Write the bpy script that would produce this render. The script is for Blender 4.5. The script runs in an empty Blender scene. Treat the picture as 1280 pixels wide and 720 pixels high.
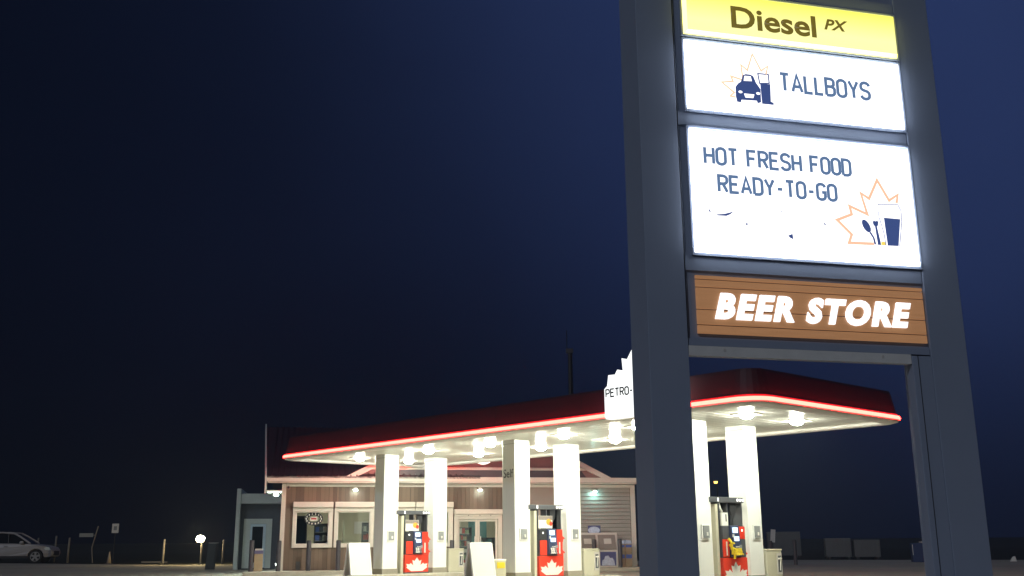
import bpy, bmesh, math, random
from mathutils import Vector, Matrix, Euler
R = math.radians
random.seed(7)
SC = bpy.context.scene
COL = SC.collection

# ------------------------------------------------------------------ camera, sky, fill light, exposure
cam = bpy.data.cameras.new("camera"); cam.lens = 35.35; cam.sensor_width = 36
cam.clip_start = 0.1; cam.clip_end = 3000
cam_o = bpy.data.objects.new("camera", cam); COL.objects.link(cam_o)
_p, _r = R(14.0687), R(-0.3889)
fw = Vector((0, math.cos(_p), math.sin(_p))); up = Vector((0, -math.sin(_p), math.cos(_p))); rt = Vector((1, 0, 0))
r2 = rt * math.cos(_r) + up * math.sin(_r); u2 = -rt * math.sin(_r) + up * math.cos(_r)
cam_o.matrix_world = Matrix(((r2.x, u2.x, -fw.x, 0), (r2.y, u2.y, -fw.y, 0), (r2.z, u2.z, -fw.z, 1.2), (0, 0, 0, 1)))
SC.camera = cam_o
SC.view_settings.view_transform = 'Standard'; SC.view_settings.look = 'None'
SC.view_settings.exposure = 0.0; SC.view_settings.gamma = 1.0
SC.render.engine = 'CYCLES'
SC.cycles.use_denoising = True
SC.cycles.max_bounces = 8; SC.cycles.diffuse_bounces = 4; SC.cycles.glossy_bounces = 3
SC.cycles.sample_clamp_indirect = 8.0

world = bpy.data.worlds.new("World"); SC.world = world; world.use_nodes = True
nt = world.node_tree; nt.nodes.clear()
tc = nt.nodes.new("ShaderNodeTexCoord")
dot = nt.nodes.new("ShaderNodeVectorMath"); dot.operation = 'DOT_PRODUCT'
_h, _e = R(35), R(35)                                   # brighter quarter of the sky, painting in the glare veil round the sign
dot.inputs[1].default_value = (math.sin(_h) * math.cos(_e), math.cos(_h) * math.cos(_e), math.sin(_e))
ramp = nt.nodes.new("ShaderNodeValToRGB"); ramp.color_ramp.interpolation = 'B_SPLINE'
els = ramp.color_ramp.elements
SKY = [(0.40, .008), (0.58, .0125), (0.70, .017), (0.79, .033), (0.87, .066), (0.95, .098), (1.0, .112)]
def skyc(b): return (b * .18 + .0002, b * .32 + .0004, b, 1)
els[0].position, els[0].color = SKY[0][0], skyc(SKY[0][1]); els[1].position, els[1].color = SKY[-1][0], skyc(SKY[-1][1])
for p_, b_ in SKY[1:-1]:
    e_ = els.new(p_); e_.color = skyc(b_)
bg = nt.nodes.new("ShaderNodeBackground"); bg.inputs[1].default_value = 1.0
wo = nt.nodes.new("ShaderNodeOutputWorld")
nt.links.new(tc.outputs['Generated'], dot.inputs[0]); nt.links.new(dot.outputs['Value'], ramp.inputs[0])
sx = nt.nodes.new("ShaderNodeSeparateXYZ"); mr = nt.nodes.new("ShaderNodeMapRange"); mr.interpolation_type = 'SMOOTHSTEP'
mr.inputs[1].default_value = -0.02; mr.inputs[2].default_value = 0.30; mr.inputs[3].default_value = 0.38; mr.inputs[4].default_value = 1.0
vm = nt.nodes.new("ShaderNodeVectorMath"); vm.operation = 'SCALE'
nt.links.new(tc.outputs['Generated'], sx.inputs[0]); nt.links.new(sx.outputs[2], mr.inputs[0])
sn = nt.nodes.new("ShaderNodeTexNoise"); sn.inputs['Scale'].default_value = 2.6; sn.inputs['Detail'].default_value = 4      # thin uneven cloud
sr = nt.nodes.new("ShaderNodeMapRange"); sr.inputs[3].default_value = 0.72; sr.inputs[4].default_value = 1.28
sv = nt.nodes.new("ShaderNodeVectorMath"); sv.operation = 'SCALE'
nt.links.new(tc.outputs['Generated'], sn.inputs['Vector']); nt.links.new(sn.outputs[0], sr.inputs[0]); nt.links.new(ramp.outputs[0], sv.inputs[0]); nt.links.new(sr.outputs[0], sv.inputs[3])
nt.links.new(sv.outputs[0], vm.inputs[0]); nt.links.new(mr.outputs[0], vm.inputs[3]); nt.links.new(vm.outputs[0], bg.inputs[0]); nt.links.new(bg.outputs[0], wo.inputs[0])

front_fill = bpy.data.lights.new("front_fill", 'SUN'); front_fill.energy = 0.48; front_fill.angle = R(0.5); front_fill.color = (0.78, 0.86, 1.0)  # added sun lamp so pillar fronts catch light, standing for unseen street lights
front_fill_o = bpy.data.objects.new("front_fill", front_fill); COL.objects.link(front_fill_o)
front_fill_o.rotation_euler = (R(57), 0, R(-31))

# ------------------------------------------------------------------ materials
MATS = {}
def mat(name, col, rough=0.6, metal=0.0, var=0.12, scale=6.0, bump=0.0, spec=0.5, stretch=None):
    if name in MATS: return MATS[name]
    m = bpy.data.materials.new(name); m.use_nodes = True; t = m.node_tree; b = t.nodes["Principled BSDF"]
    b.inputs['Roughness'].default_value = rough; b.inputs['Metallic'].default_value = metal
    b.inputs['Specular IOR Level'].default_value = spec
    c = t.nodes.new("ShaderNodeTexCoord"); n = t.nodes.new("ShaderNodeTexNoise")
    mp = t.nodes.new("ShaderNodeMapping"); mp.inputs['Scale'].default_value = stretch or (1, 1, 1)
    n.inputs['Scale'].default_value = scale; n.inputs['Detail'].default_value = 5
    t.links.new(c.outputs['Object'], mp.inputs[0]); t.links.new(mp.outputs[0], n.inputs['Vector'])
    mx = t.nodes.new("ShaderNodeMix"); mx.data_type = 'RGBA'
    mx.inputs[6].default_value = (*[v * (1 - var) for v in col], 1)
    mx.inputs[7].default_value = (*[min(1, v * (1 + var)) for v in col], 1)
    t.links.new(n.outputs[0], mx.inputs[0]); t.links.new(mx.outputs[2], b.inputs['Base Color'])
    if bump:
        bp = t.nodes.new("ShaderNodeBump"); bp.inputs['Strength'].default_value = bump; bp.inputs['Distance'].default_value = 0.02
        t.links.new(n.outputs[0], bp.inputs['Height']); t.links.new(bp.outputs[0], b.inputs['Normal'])
    MATS[name] = m; return m
def emit(name, col, s, base=None):
    if name in MATS: return MATS[name]
    m = bpy.data.materials.new(name); m.use_nodes = True; b = m.node_tree.nodes["Principled BSDF"]
    b.inputs['Base Color'].default_value = (*(base or col), 1); b.inputs['Roughness'].default_value = 0.35
    b.inputs['Emission Color'].default_value = (*col, 1); b.inputs['Emission Strength'].default_value = s
    MATS[name] = m; return m
def glass(name, tint=(0.9, 0.95, 0.95), refl=0.1):
    if name in MATS: return MATS[name]
    m = bpy.data.materials.new(name); m.use_nodes = True; t = m.node_tree; t.nodes.clear()
    tr = t.nodes.new("ShaderNodeBsdfTransparent"); tr.inputs[0].default_value = (*tint, 1)
    gl = t.nodes.new("ShaderNodeBsdfGlossy"); gl.inputs['Roughness'].default_value = 0.03
    fr = t.nodes.new("ShaderNodeFresnel"); fr.inputs[0].default_value = 1.45
    mx = t.nodes.new("ShaderNodeMixShader"); o = t.nodes.new("ShaderNodeOutputMaterial")
    t.links.new(fr.outputs[0], mx.inputs[0]); t.links.new(tr.outputs[0], mx.inputs[1]); t.links.new(gl.outputs[0], mx.inputs[2])
    t.links.new(mx.outputs[0], o.inputs[0]); MATS[name] = m; return m

pylon_grey = mat("pylon grey paint", (0.33, 0.39, 0.52), 0.5, 0, 0.05, 3)
pylon_dark = mat("pylon seam", (0.05, 0.055, 0.07), 0.6)
alu = mat("mill aluminium", (0.85, 0.85, 0.83), 0.5, 0, 0.1, 8)
col_white = mat("column white panel", (0.80, 0.80, 0.76), 0.4, 0, 0.03, 2)
soffit_white = mat("soffit metal", (0.80, 0.80, 0.73), 0.26, 0, 0.05, 2)
lip_white = mat("lip metal", (0.72, 0.70, 0.66), 0.35, 0, 0.05, 2)
fascia_red = mat("fascia red", (0.055, 0.011, 0.020), 0.6, 0, 0.08, 1)
band_tan = mat("column base tan", (0.30, 0.27, 0.21), 0.7, 0, 0.1, 8)
concrete = mat("island concrete", (0.42, 0.39, 0.32), 0.85, 0, 0.18, 4, 0.2)
siding_brown = mat("siding brown", (0.165, 0.118, 0.086), 0.65, 0, 0.22, 3, 0, 0.3, (6, 1, 0.5))
_t = siding_brown.node_tree; _oi = _t.nodes.new("ShaderNodeObjectInfo"); _mx = [n for n in _t.nodes if n.bl_idname == "ShaderNodeMix"][0]
_ad = _t.nodes.new("ShaderNodeMath"); _ad.operation = 'MULTIPLY_ADD'; _ad.inputs[1].default_value = 1.6; _ad.inputs[2].default_value = -0.3
_t.links.new(_oi.outputs['Random'], _ad.inputs[0]); _t.links.new(_ad.outputs[0], _mx.inputs[0])
siding_taupe = mat("siding taupe", (0.30, 0.255, 0.22), 0.7, 0, 0.06, 3)
lap_grey = mat("lap siding grey", (0.33, 0.31, 0.275), 0.7, 0, 0.07, 3, 0, 0.3, (0.4, 1, 3))
wall_dark = mat("wall backing", (0.07, 0.045, 0.03), 0.8)
trim_cream = mat("trim cream", (0.66, 0.61, 0.54), 0.5, 0, 0.04, 5)
roof_maroon = mat("roof maroon", (0.042, 0.020, 0.028), 0.45, 0, 0.15, 4)
gable_maroon = mat("gable maroon", (0.24, 0.12, 0.11), 0.6, 0, 0.08, 4)
black_m = mat("black metal", (0.025, 0.025, 0.028), 0.5)
dark_grey = mat("dark grey plastic", (0.07, 0.072, 0.08), 0.5)
grey_m = mat("grey metal", (0.25, 0.26, 0.26), 0.5)
pump_red = mat("pump red", (0.72, 0.045, 0.02), 0.4, 0, 0.05, 4)
pump_white = mat("pump white", (0.78, 0.76, 0.70), 0.45, 0, 0.04, 4)
navy = mat("console navy", (0.035, 0.05, 0.10), 0.4)
nozzle_yellow = mat("nozzle yellow", (0.75, 0.55, 0.02), 0.45)
rubber = mat("hose rubber", (0.02, 0.02, 0.02), 0.6)
bin_beige = mat("bin beige", (0.52, 0.49, 0.37), 0.6, 0, 0.06, 5)
wood_brown = mat("wood brown", (0.32, 0.21, 0.12), 0.8, 0, 0.25, 10)
post_wood = mat("post wood", (0.20, 0.185, 0.165), 0.85, 0, 0.25, 8)
shed_dark = mat("annex cladding", (0.075, 0.075, 0.09), 0.7, 0, 0.15, 5)
shed_trim = mat("annex trim", (0.62, 0.64, 0.60), 0.55, 0, 0.06, 5)
cream_in = mat("interior cream", (0.62, 0.58, 0.42), 0.8, 0, 0.05, 3)
teal_in = mat("interior teal", (0.10, 0.24, 0.24), 0.7)
blue_box = mat("blue pack", (0.07, 0.12, 0.42), 0.5)
pale_box = mat("pale pack", (0.55, 0.52, 0.48), 0.6)
green_box = mat("green pack", (0.18, 0.26, 0.14), 0.6)
red_box = mat("red pack", (0.45, 0.06, 0.05), 0.6)
ice_grey = mat("ice chest cladding", (0.22, 0.19, 0.17), 0.6)
ice_blue = mat("ice print", (0.45, 0.52, 0.70), 0.5, 0, 0.5, 14)
ice_navy = mat("ice navy print", (0.07, 0.08, 0.22), 0.5)
tan_board = mat("cardboard", (0.36, 0.27, 0.17), 0.8, 0, 0.15, 8)
paint_silver = mat("silver paint", (0.42, 0.40, 0.41), 0.35, 0.0, 0.03, 4)
car_glass = mat("car glass", (0.01, 0.012, 0.016), 0.08)
tyre_m = mat("tyre", (0.015, 0.015, 0.016), 0.8)
rim_m = mat("alloy rim", (0.6, 0.6, 0.6), 0.3, 0.6)
crate_grey = mat("container grey", (0.11, 0.115, 0.12), 0.6, 0, 0.15, 2)
bin_blue = mat("bin blue", (0.02, 0.04, 0.12), 0.5)
cone_m = mat("faded cone", (0.35, 0.28, 0.22), 0.7)
ink = mat("black ink", (0.015, 0.015, 0.02), 0.5)

lit_white = emit("sign face white", (1.0, 0.99, 1.0), 1.6, (0.8, 0.8, 0.8))
edge_glow = emit("added edge glow", (0.86, 0.92, 1.0), 9.0, (0.8, 0.8, 0.8))  # edges made brighter than the faces, added to spill bloom onto the frame
edge_glow_yellow = emit("added yellow edge glow", (1.0, 0.9, 0.25), 3.0, (0.7, 0.6, 0.1))  # same added edge glow for the yellow panel
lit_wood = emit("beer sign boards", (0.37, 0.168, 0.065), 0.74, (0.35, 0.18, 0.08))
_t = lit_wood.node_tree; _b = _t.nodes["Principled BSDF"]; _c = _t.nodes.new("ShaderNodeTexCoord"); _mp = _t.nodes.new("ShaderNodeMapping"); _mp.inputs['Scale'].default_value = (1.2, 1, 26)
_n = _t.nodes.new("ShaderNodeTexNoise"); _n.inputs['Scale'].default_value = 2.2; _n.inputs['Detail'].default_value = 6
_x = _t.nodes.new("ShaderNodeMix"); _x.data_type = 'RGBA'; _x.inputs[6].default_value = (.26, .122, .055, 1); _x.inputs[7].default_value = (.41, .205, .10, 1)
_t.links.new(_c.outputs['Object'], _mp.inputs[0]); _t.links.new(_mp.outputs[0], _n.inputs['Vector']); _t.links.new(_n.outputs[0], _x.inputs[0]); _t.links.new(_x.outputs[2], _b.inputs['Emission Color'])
lit_letter = emit("lit channel letter", (0.97, 0.97, 1.0), 1.35, (0.8, 0.8, 0.8))
vinyl_blue = emit("blue vinyl with painted bloom", (0.125, 0.21, 0.37), 0.9, (0.05, 0.07, 0.15))  # opaque letters given their own glow to paint the bloom over them
vinyl_navy = emit("translucent navy vinyl", (0.05, 0.085, 0.25), 0.9, (0.03, 0.04, 0.1))
vinyl_orange = emit("translucent orange vinyl", (1.0, 0.60, 0.40), 0.95, (0.6, 0.3, 0.2))
vinyl_pale = emit("pale orange vinyl", (1.0, 0.72, 0.48), 0.95, (0.6, 0.4, 0.3))
vinyl_olive = emit("translucent olive vinyl", (0.17, 0.125, 0.02), 0.9, (0.1, 0.08, 0.02))
vinyl_gold = emit("gold vinyl", (1.0, 0.75, 0.15), 0.9)
led_red = emit("red led tube", (1.0, 0.029, 0.021), 30.0)
lamp_lens = emit("canopy lamp lens", (0.97, 1.0, 0.84), 500.0)
red_glow = emit("painted red glow band", (1.0, 0.02, 0.03), 0.42, (0.3, 0.02, 0.03))  # glow of the tube on the fascia, painted as an emissive band
gable_led = emit("gable lamp lens", (0.80, 1.0, 0.90), 1900.0)
teal_led = emit("teal wall lens", (0.45, 1.0, 0.95), 90.0)
brand_white = emit("brand sign face", (0.97, 1.0, 0.98), 1.25, (0.8, 0.8, 0.8))
wall_led = emit("wall lamp lens", (0.72, 1.0, 0.98), 60.0)
warm_lens = emit("flood lens", (1.0, 0.78, 0.40), 420.0)
orange_lens = emit("street lamp lens", (1.0, 0.55, 0.10), 5.0)
shop_tube = emit("shop ceiling light", (1.0, 0.95, 0.80), 8.0)
round_sign_m = emit("round sign face", (1.0, 0.98, 0.93), 2.2, (0.8, 0.8, 0.8))
screen_m = emit("pump screen", (0.62, 0.75, 1.0), 1.0)
digit_m = emit("pump number disc", (1.0, 0.98, 0.9), 1.3, (0.8, 0.8, 0.8))
cooler_m = emit("cooler light", (0.18, 0.28, 0.75), 0.9)
pane = glass("window glass")

# yellow price face: backlit, its overexposed glare painted in as paler yellow low down
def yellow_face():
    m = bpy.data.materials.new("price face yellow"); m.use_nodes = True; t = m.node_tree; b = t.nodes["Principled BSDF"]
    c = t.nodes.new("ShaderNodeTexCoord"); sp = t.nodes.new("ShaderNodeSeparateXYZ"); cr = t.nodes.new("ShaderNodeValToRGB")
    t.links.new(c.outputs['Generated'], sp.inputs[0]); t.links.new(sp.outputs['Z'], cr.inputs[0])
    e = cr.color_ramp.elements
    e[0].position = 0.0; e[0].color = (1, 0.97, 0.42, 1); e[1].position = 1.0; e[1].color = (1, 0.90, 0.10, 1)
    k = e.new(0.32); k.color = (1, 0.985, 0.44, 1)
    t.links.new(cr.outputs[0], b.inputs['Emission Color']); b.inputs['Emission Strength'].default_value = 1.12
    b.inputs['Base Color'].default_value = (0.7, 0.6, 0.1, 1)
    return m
price_yellow = yellow_face()

# ground materials with wear
def ground_mat(name, c1, c2, scale, rough, stain=0.5):
    m = bpy.data.materials.new(name); m.use_nodes = True; t = m.node_tree; b = t.nodes["Principled BSDF"]
    b.inputs['Roughness'].default_value = rough; b.inputs['Specular IOR Level'].default_value = 0.25
    c = t.nodes.new("ShaderNodeTexCoord")
    n1 = t.nodes.new("ShaderNodeTexNoise"); n1.inputs['Scale'].default_value = scale; n1.inputs['Detail'].default_value = 8
    n2 = t.nodes.new("ShaderNodeTexNoise"); n2.inputs['Scale'].default_value = 0.13; n2.inputs['Detail'].default_value = 4
    n3 = t.nodes.new("ShaderNodeTexNoise"); n3.inputs['Scale'].default_value = 22; n3.inputs['Detail'].default_value = 2
    for n in (n1, n2, n3): t.links.new(c.outputs['Object'], n.inputs['Vector'])
    mx = t.nodes.new("ShaderNodeMix"); mx.data_type = 'RGBA'; mx.inputs[6].default_value = (*c1, 1); mx.inputs[7].default_value = (*c2, 1)
    cr = t.nodes.new("ShaderNodeValToRGB"); cr.color_ramp.elements[0].position = 0.38; cr.color_ramp.elements[1].position = 0.65
    t.links.new(n2.outputs[0], cr.inputs[0]); t.links.new(cr.outputs[0], mx.inputs[0])
    m2 = t.nodes.new("ShaderNodeMix"); m2.data_type = 'RGBA'; m2.blend_type = 'MULTIPLY'; m2.inputs[0].default_value = stain
    t.links.new(mx.outputs[2], m2.inputs[6]); t.links.new(n1.outputs[1], m2.inputs[7])
    t.links.new(m2.outputs[2], b.inputs['Base Color'])
    bp = t.nodes.new("ShaderNodeBump"); bp.inputs['Strength'].default_value = 0.5; bp.inputs['Distance'].default_value = 0.02
    t.links.new(n3.outputs[0], bp.inputs['Height']); t.links.new(bp.outputs[0], b.inputs['Normal'])
    return m
grass_m = ground_mat("dark verge", (0.016, 0.020, 0.010), (0.03, 0.029, 0.017), 2.5, 0.95)
asphalt_m = ground_mat("worn asphalt", (0.40, 0.36, 0.30), (0.48, 0.44, 0.375), 1.2, 0.9, 0.35)
pad_m = ground_mat("forecourt concrete", (0.40, 0.37, 0.30), (0.46, 0.42, 0.34), 0.9, 0.85, 0.3)

# ------------------------------------------------------------------ mesh helpers
class MB:
    def __init__(s): s.v = []; s.f = []
    def add(s, vs, fs):
        k = len(s.v); s.v += [tuple(p) for p in vs]; s.f += [tuple(i + k for i in f) for f in fs]; return s
    def box(s, x0, x1, y0, y1, z0, z1):
        return s.add([(x0, y0, z0), (x1, y0, z0), (x1, y1, z0), (x0, y1, z0), (x0, y0, z1), (x1, y0, z1), (x1, y1, z1), (x0, y1, z1)],
                     [(0, 3, 2, 1), (4, 5, 6, 7), (0, 1, 5, 4), (1, 2, 6, 5), (2, 3, 7, 6), (3, 0, 4, 7)])
    def frustum(s, lo, hi):       # two rings of equal length
        n = len(lo)
        return s.add(list(lo) + list(hi), [tuple(range(n))[::-1], tuple(range(n, 2 * n))] + [(i, (i + 1) % n, n + (i + 1) % n, n + i) for i in range(n)])
    def prism(s, pts, plane, a, b):
        def P(p, q): return {'xz': (p[0], q, p[1]), 'yz': (q, p[0], p[1]), 'xy': (p[0], p[1], q)}[plane]
        return s.frustum([P(p, a) for p in pts], [P(p, b) for p in pts])
    def tube(s, pts, r, n=8, r2=None):
        pts = [Vector(p) for p in pts]; k = len(s.v); rings = []
        for i, p in enumerate(pts):
            d = (pts[min(i + 1, len(pts) - 1)] - pts[max(i - 1, 0)]).normalized()
            a = d.orthogonal().normalized() if abs(d.z) > 0.95 else d.cross(Vector((0, 0, 1))).normalized()
            b = d.cross(a).normalized(); rr = r if r2 is None else r + (r2 - r) * i / (len(pts) - 1)
            rings.append([p + (a * math.cos(2 * math.pi * j / n) + b * math.sin(2 * math.pi * j / n)) * rr for j in range(n)])
        vs = [q for g in rings for q in g]; fs = []
        for i in range(len(rings) - 1):
            for j in range(n):
                fs.append((i * n + j, i * n + (j + 1) % n, (i + 1) * n + (j + 1) % n, (i + 1) * n + j))
        fs += [tuple(range(n))[::-1], tuple(range((len(rings) - 1) * n, len(rings) * n))]
        return s.add(vs, fs)
    def disc(s, c, r, axis, t, n=20, rz=None):
        rz = rz or r; pts = [(c[0] + r * math.cos(2 * math.pi * i / n), c[1] + rz * math.sin(2 * math.pi * i / n)) for i in range(n)]
        return s.prism(pts, axis, t[0], t[1])
    def ribbon(s, pts, w, y0, y1, closed=False):      # a mitred stroke of width w in the xz plane
        n = len(pts); P = [Vector(p) for p in pts]; L = []; Rr = []
        for i in range(n):
            a = P[(i - 1) % n] if (closed or i > 0) else None; b = P[(i + 1) % n] if (closed or i < n - 1) else None
            d1 = (P[i] - a).normalized() if a else None; d2 = (b - P[i]).normalized() if b else None
            d1 = d1 or d2; d2 = d2 or d1
            n1 = Vector((-d1.y, d1.x)); n2 = Vector((-d2.y, d2.x)); m = n1 + n2
            m = m.normalized() if m.length > 1e-3 else n1
            k = min(1 / max(m.dot(n1), 0.35), 2.0) * w / 2
            L.append(P[i] + m * k); Rr.append(P[i] - m * k)
        for i in range(n if closed else n - 1):
            j = (i + 1) % n; q = [L[i], Rr[i], Rr[j], L[j]]
            s.frustum([(p.x, y1, p.y) for p in q], [(p.x, y0, p.y) for p in q])
        return s
    def mesh(s, name, m=None, smooth=False):
        me = bpy.data.meshes.new(name); me.from_pydata(s.v, [], s.f)
        bm = bmesh.new(); bm.from_mesh(me); bmesh.ops.recalc_face_normals(bm, faces=bm.faces); bm.to_mesh(me); bm.free()
        if m: me.materials.append(m)
        if smooth:
            for p in me.polygons: p.use_smooth = True
        return me
    def build(s, name, m, parent=None, label=None, smooth=False, bevel=0.0, loc=None):
        return link(name, s.mesh(name, m, smooth), parent, label, bevel, loc)
def link(name, me, parent=None, label=None, bevel=0.0, loc=None):
    o = bpy.data.objects.new(name, me); COL.objects.link(o)
    if parent: o.parent = parent
    if loc: o.location = loc
    if label: o['label'] = label
    if bevel:
        b = o.modifiers.new("bevel", 'BEVEL'); b.width = bevel; b.segments = 2; b.limit_method = 'ANGLE'
    return o
def tag(o, label, cat, group=None, kind=None):
    o['label'] = label; o['category'] = cat
    if group: o['group'] = group
    if kind: o['kind'] = kind
    return o
def thing(name, label, cat, loc=(0, 0, 0), rz=0.0, group=None):
    o = bpy.data.objects.new(name, None); COL.objects.link(o); o.location = loc; o.rotation_euler = (0, 0, rz)
    o.empty_display_size = 0.3
    return tag(o, label, cat, group)
def copy_tree(o, loc=None, rz=None, label=None, parent=None):
    c = o.copy(); COL.objects.link(c)
    if parent: c.parent = parent
    if loc is not None: c.location = loc
    if rz is not None: c.rotation_euler = (0, 0, rz)
    if label: c['label'] = label
    for ch in list(o.children): copy_tree(ch, parent=c)
    return c
def local(root, x, y, z=0.0):        # a point of a thing's own frame in the world
    c, s = math.cos(root[2]), math.sin(root[2])
    return (root[0] + c * x - s * y, root[1] + s * x + c * y, z)

def text_mesh(txt, x0, x1, z0, z1, y, bold=0.0, shear=0.0, depth=0.002, space=1.0):
    cu = bpy.data.curves.new("lettering", 'FONT'); cu.body = txt; cu.offset = bold; cu.shear = shear; cu.space_character = space
    cu.resolution_u = 4
    o = bpy.data.objects.new("lettering", cu); COL.objects.link(o)
    dg = bpy.context.evaluated_depsgraph_get(); me = bpy.data.meshes.new_from_object(o.evaluated_get(dg))
    bpy.data.objects.remove(o); bpy.data.curves.remove(cu)
    xs = [v.co.x for v in me.vertices]; ys = [v.co.y for v in me.vertices]
    ax, bx, ay, by = min(xs), max(xs), min(ys), max(ys)
    bm = bmesh.new(); bm.from_mesh(me)
    for v in bm.verts:
        v.co = Vector((x0 + (v.co.x - ax) / (bx - ax) * (x1 - x0), y, z0 + (v.co.y - ay) / (by - ay) * (z1 - z0)))
    bmesh.ops.recalc_face_normals(bm, faces=bm.faces)
    ret = bmesh.ops.extrude_face_region(bm, geom=list(bm.faces))
    for v in ret['geom']:
        if isinstance(v, bmesh.types.BMVert): v.co.y -= depth
    bmesh.ops.recalc_face_normals(bm, faces=bm.faces)
    bm.to_mesh(me); bm.free(); me.name = "lettering"; return me

def _arc(cx, cy, rx, ry, a0, a1, n=6):
    return [(cx + rx * math.cos(R(a0 + (a1 - a0) * i / n)), cy + ry * math.sin(R(a0 + (a1 - a0) * i / n))) for i in range(n + 1)]
_O = _arc(.5, .8, .5, .2, 0, 180) + _arc(.5, .2, .5, .2, 180, 360)
GLYPH = {
    'T': [[(0, 1), (1, 1)], [(.5, 1), (.5, 0)]], 'A': [[(0, 0), (.5, 1), (1, 0)], [(.19, .3), (.81, .3)]],
    'L': [[(0, 1), (0, 0), (1, 0)]], 'H': [[(0, 0), (0, 1)], [(1, 0), (1, 1)], [(0, .5), (1, .5)]],
    'F': [[(0, 0), (0, 1), (1, 1)], [(0, .52), (.85, .52)]], 'E': [[(1, 0), (0, 0), (0, 1), (1, 1)], [(0, .52), (.85, .52)]],
    'Y': [[(0, 1), (.5, .45), (1, 1)], [(.5, .45), (.5, 0)]], '-': [[(0.1, .45), (.9, .45)]],
    'D': [[(0, 0), (0, 1), (.5, 1)] + _arc(.5, .8, .5, .2, 90, 0) + _arc(.5, .2, .5, .2, 0, -90) + [(0, 0)]],
    'B': [[(0, 0), (0, 1), (.5, 1)] + _arc(.5, .84, .44, .16, 90, 0) + _arc(.5, .70, .44, .17, 0, -90) + [(0, .53)],
          [(.5, .53)] + _arc(.5, .36, .5, .17, 90, 0) + _arc(.5, .18, .5, .18, 0, -90) + [(0, 0)]],
    'R': [[(0, 0), (0, 1), (.5, 1)] + _arc(.5, .82, .5, .18, 90, 0) + _arc(.5, .68, .5, .18, 0, -90) + [(0, .5)], [(.5, .5), (1, 0)]],
    'S': [_arc(.5, .8, .5, .2, 0, 180) + _arc(.5, .7, .5, .18, 180, 250, 3) + _arc(.5, .3, .5, .2, 65, 0, 3) + _arc(.5, .2, .5, .2, 0, -180)],
    'G': [_arc(.5, .8, .5, .2, 0, 180) + _arc(.5, .2, .5, .2, 180, 360) + [(1, .47), (.6, .47)]],
    'P': [[(0, 0), (0, 1), (.5, 1)] + _arc(.5, .82, .5, .18, 90, 0) + _arc(.5, .62, .5, .18, 0, -90) + [(0, .44)]],
    'C': [_arc(.5, .8, .5, .2, 0, 180) + _arc(.5, .2, .5, .2, 180, 360)], 'N': [[(0, 0), (0, 1), (1, 0), (1, 1)]], 'O': [_O],
}
def stroke_text(txt, x0, x1, z0, z1, y, w, gap=0.55, mb=None):
    mb = mb or MB(); wid = {'-': 0.75, ' ': 0.75, 'A': 1.12, 'Y': 1.05, 'L': .85, 'T': 1.0}
    tot = sum(wid.get(c, 1.0) for c in txt) + gap * (len(txt) - 1); u = (x1 - x0 - w) / tot; x = x0 + w / 2; k = 0
    for c in txt:
        cw = wid.get(c, 1.0) * u
        for st in GLYPH.get(c, []):
            closed = c == 'O'
            pts = [(x + p[0] * cw, z0 + w / 2 + p[1] * (z1 - z0 - w)) for p in st]
            q = [pts[0]]
            for p in pts[1:]:
                if (Vector(p) - Vector(q[-1])).length > 1e-4: q.append(p)
            if closed and (Vector(q[0]) - Vector(q[-1])).length < 1e-4: q.pop()
            mb.ribbon(q, w, y - 0.002 - 0.0006 * k, y, closed); k = (k + 1) % 4
        x += cw + gap * u
    return mb

LEAF_H = [(0, 1.0), (.095, .82), (.19, .87), (.145, .60), (.27, .73), (.30, .66), (.45, .69), (.40, .55), (.47, .51), (.24, .32), (.27, .24), (.035, .275), (.03, 0)]
def leaf(x, z, w, h, cut=None):
    pts = [(x + a * w, z + b * h) for a, b in LEAF_H] + [(x - a * w, z + b * h) for a, b in LEAF_H[::-1] if a > 0]
    return pts

# ================================================================== THE SETTING
MB().add([(-900, -300, 0), (900, -300, 0), (900, 1500, 0), (-900, 1500, 0)], [(0, 1, 2, 3)]).build("ground", grass_m)['kind'] = 'structure'
MB().add([(-90, -30, .004), (90, -30, .004), (90, 53.5, .004), (30, 54, .004), (12, 60, .004), (-18, 56.5, .004), (-34, 66, .004), (-90, 66, .004)], [(0, 1, 2, 3, 4, 5, 6, 7)]).build("forecourt", asphalt_m)['kind'] = 'structure'

CAN = (5.43, 21.18, R(42.05))          # canopy frame: x across (b), y along (a)
STO = (-8.74, 38.863, R(11.44))        # store frame: x along the front, y away
PYL = (2.75, 9.40, R(13.9))            # pylon frame

# concrete slabs under and round the canopy, with joints
pad = thing("concrete_pad", "pale concrete forecourt slabs under the canopy", "forecourt", (CAN[0], CAN[1], 0), CAN[2]); pad['kind'] = 'structure'
slab_me = MB().box(-2.24, 2.24, -2.24, 2.24, -0.05, 0.010).mesh("slab", pad_m)
for i in range(4):
    for j in range(7):
        link("slab", slab_me, pad, None, 0, (-4.2 + 4.5 * i, -3.2 + 4.5 * j, 0))

# ================================================================== PYLON SIGN
py = thing("sign_pylon", "tall grey twin-pillar roadside sign with three lit panels and a wooden beer panel", "sign", (PYL[0], PYL[1], 0), PYL[2])
TOPZ = 9.2
MB().box(-1.55, -1.162, 0, .45, 0.25, TOPZ).build("pillar", pylon_grey, py, None, False, 0.004)
MB().box(1.402, 1.81, 0, .45, 0.25, TOPZ).build("pillar", pylon_grey, py, None, False, 0.004)
MB().box(-1.75, 2.0, -.25, .75, 0, .245).build("plinth", concrete, py, None, False, 0.02)
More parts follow.
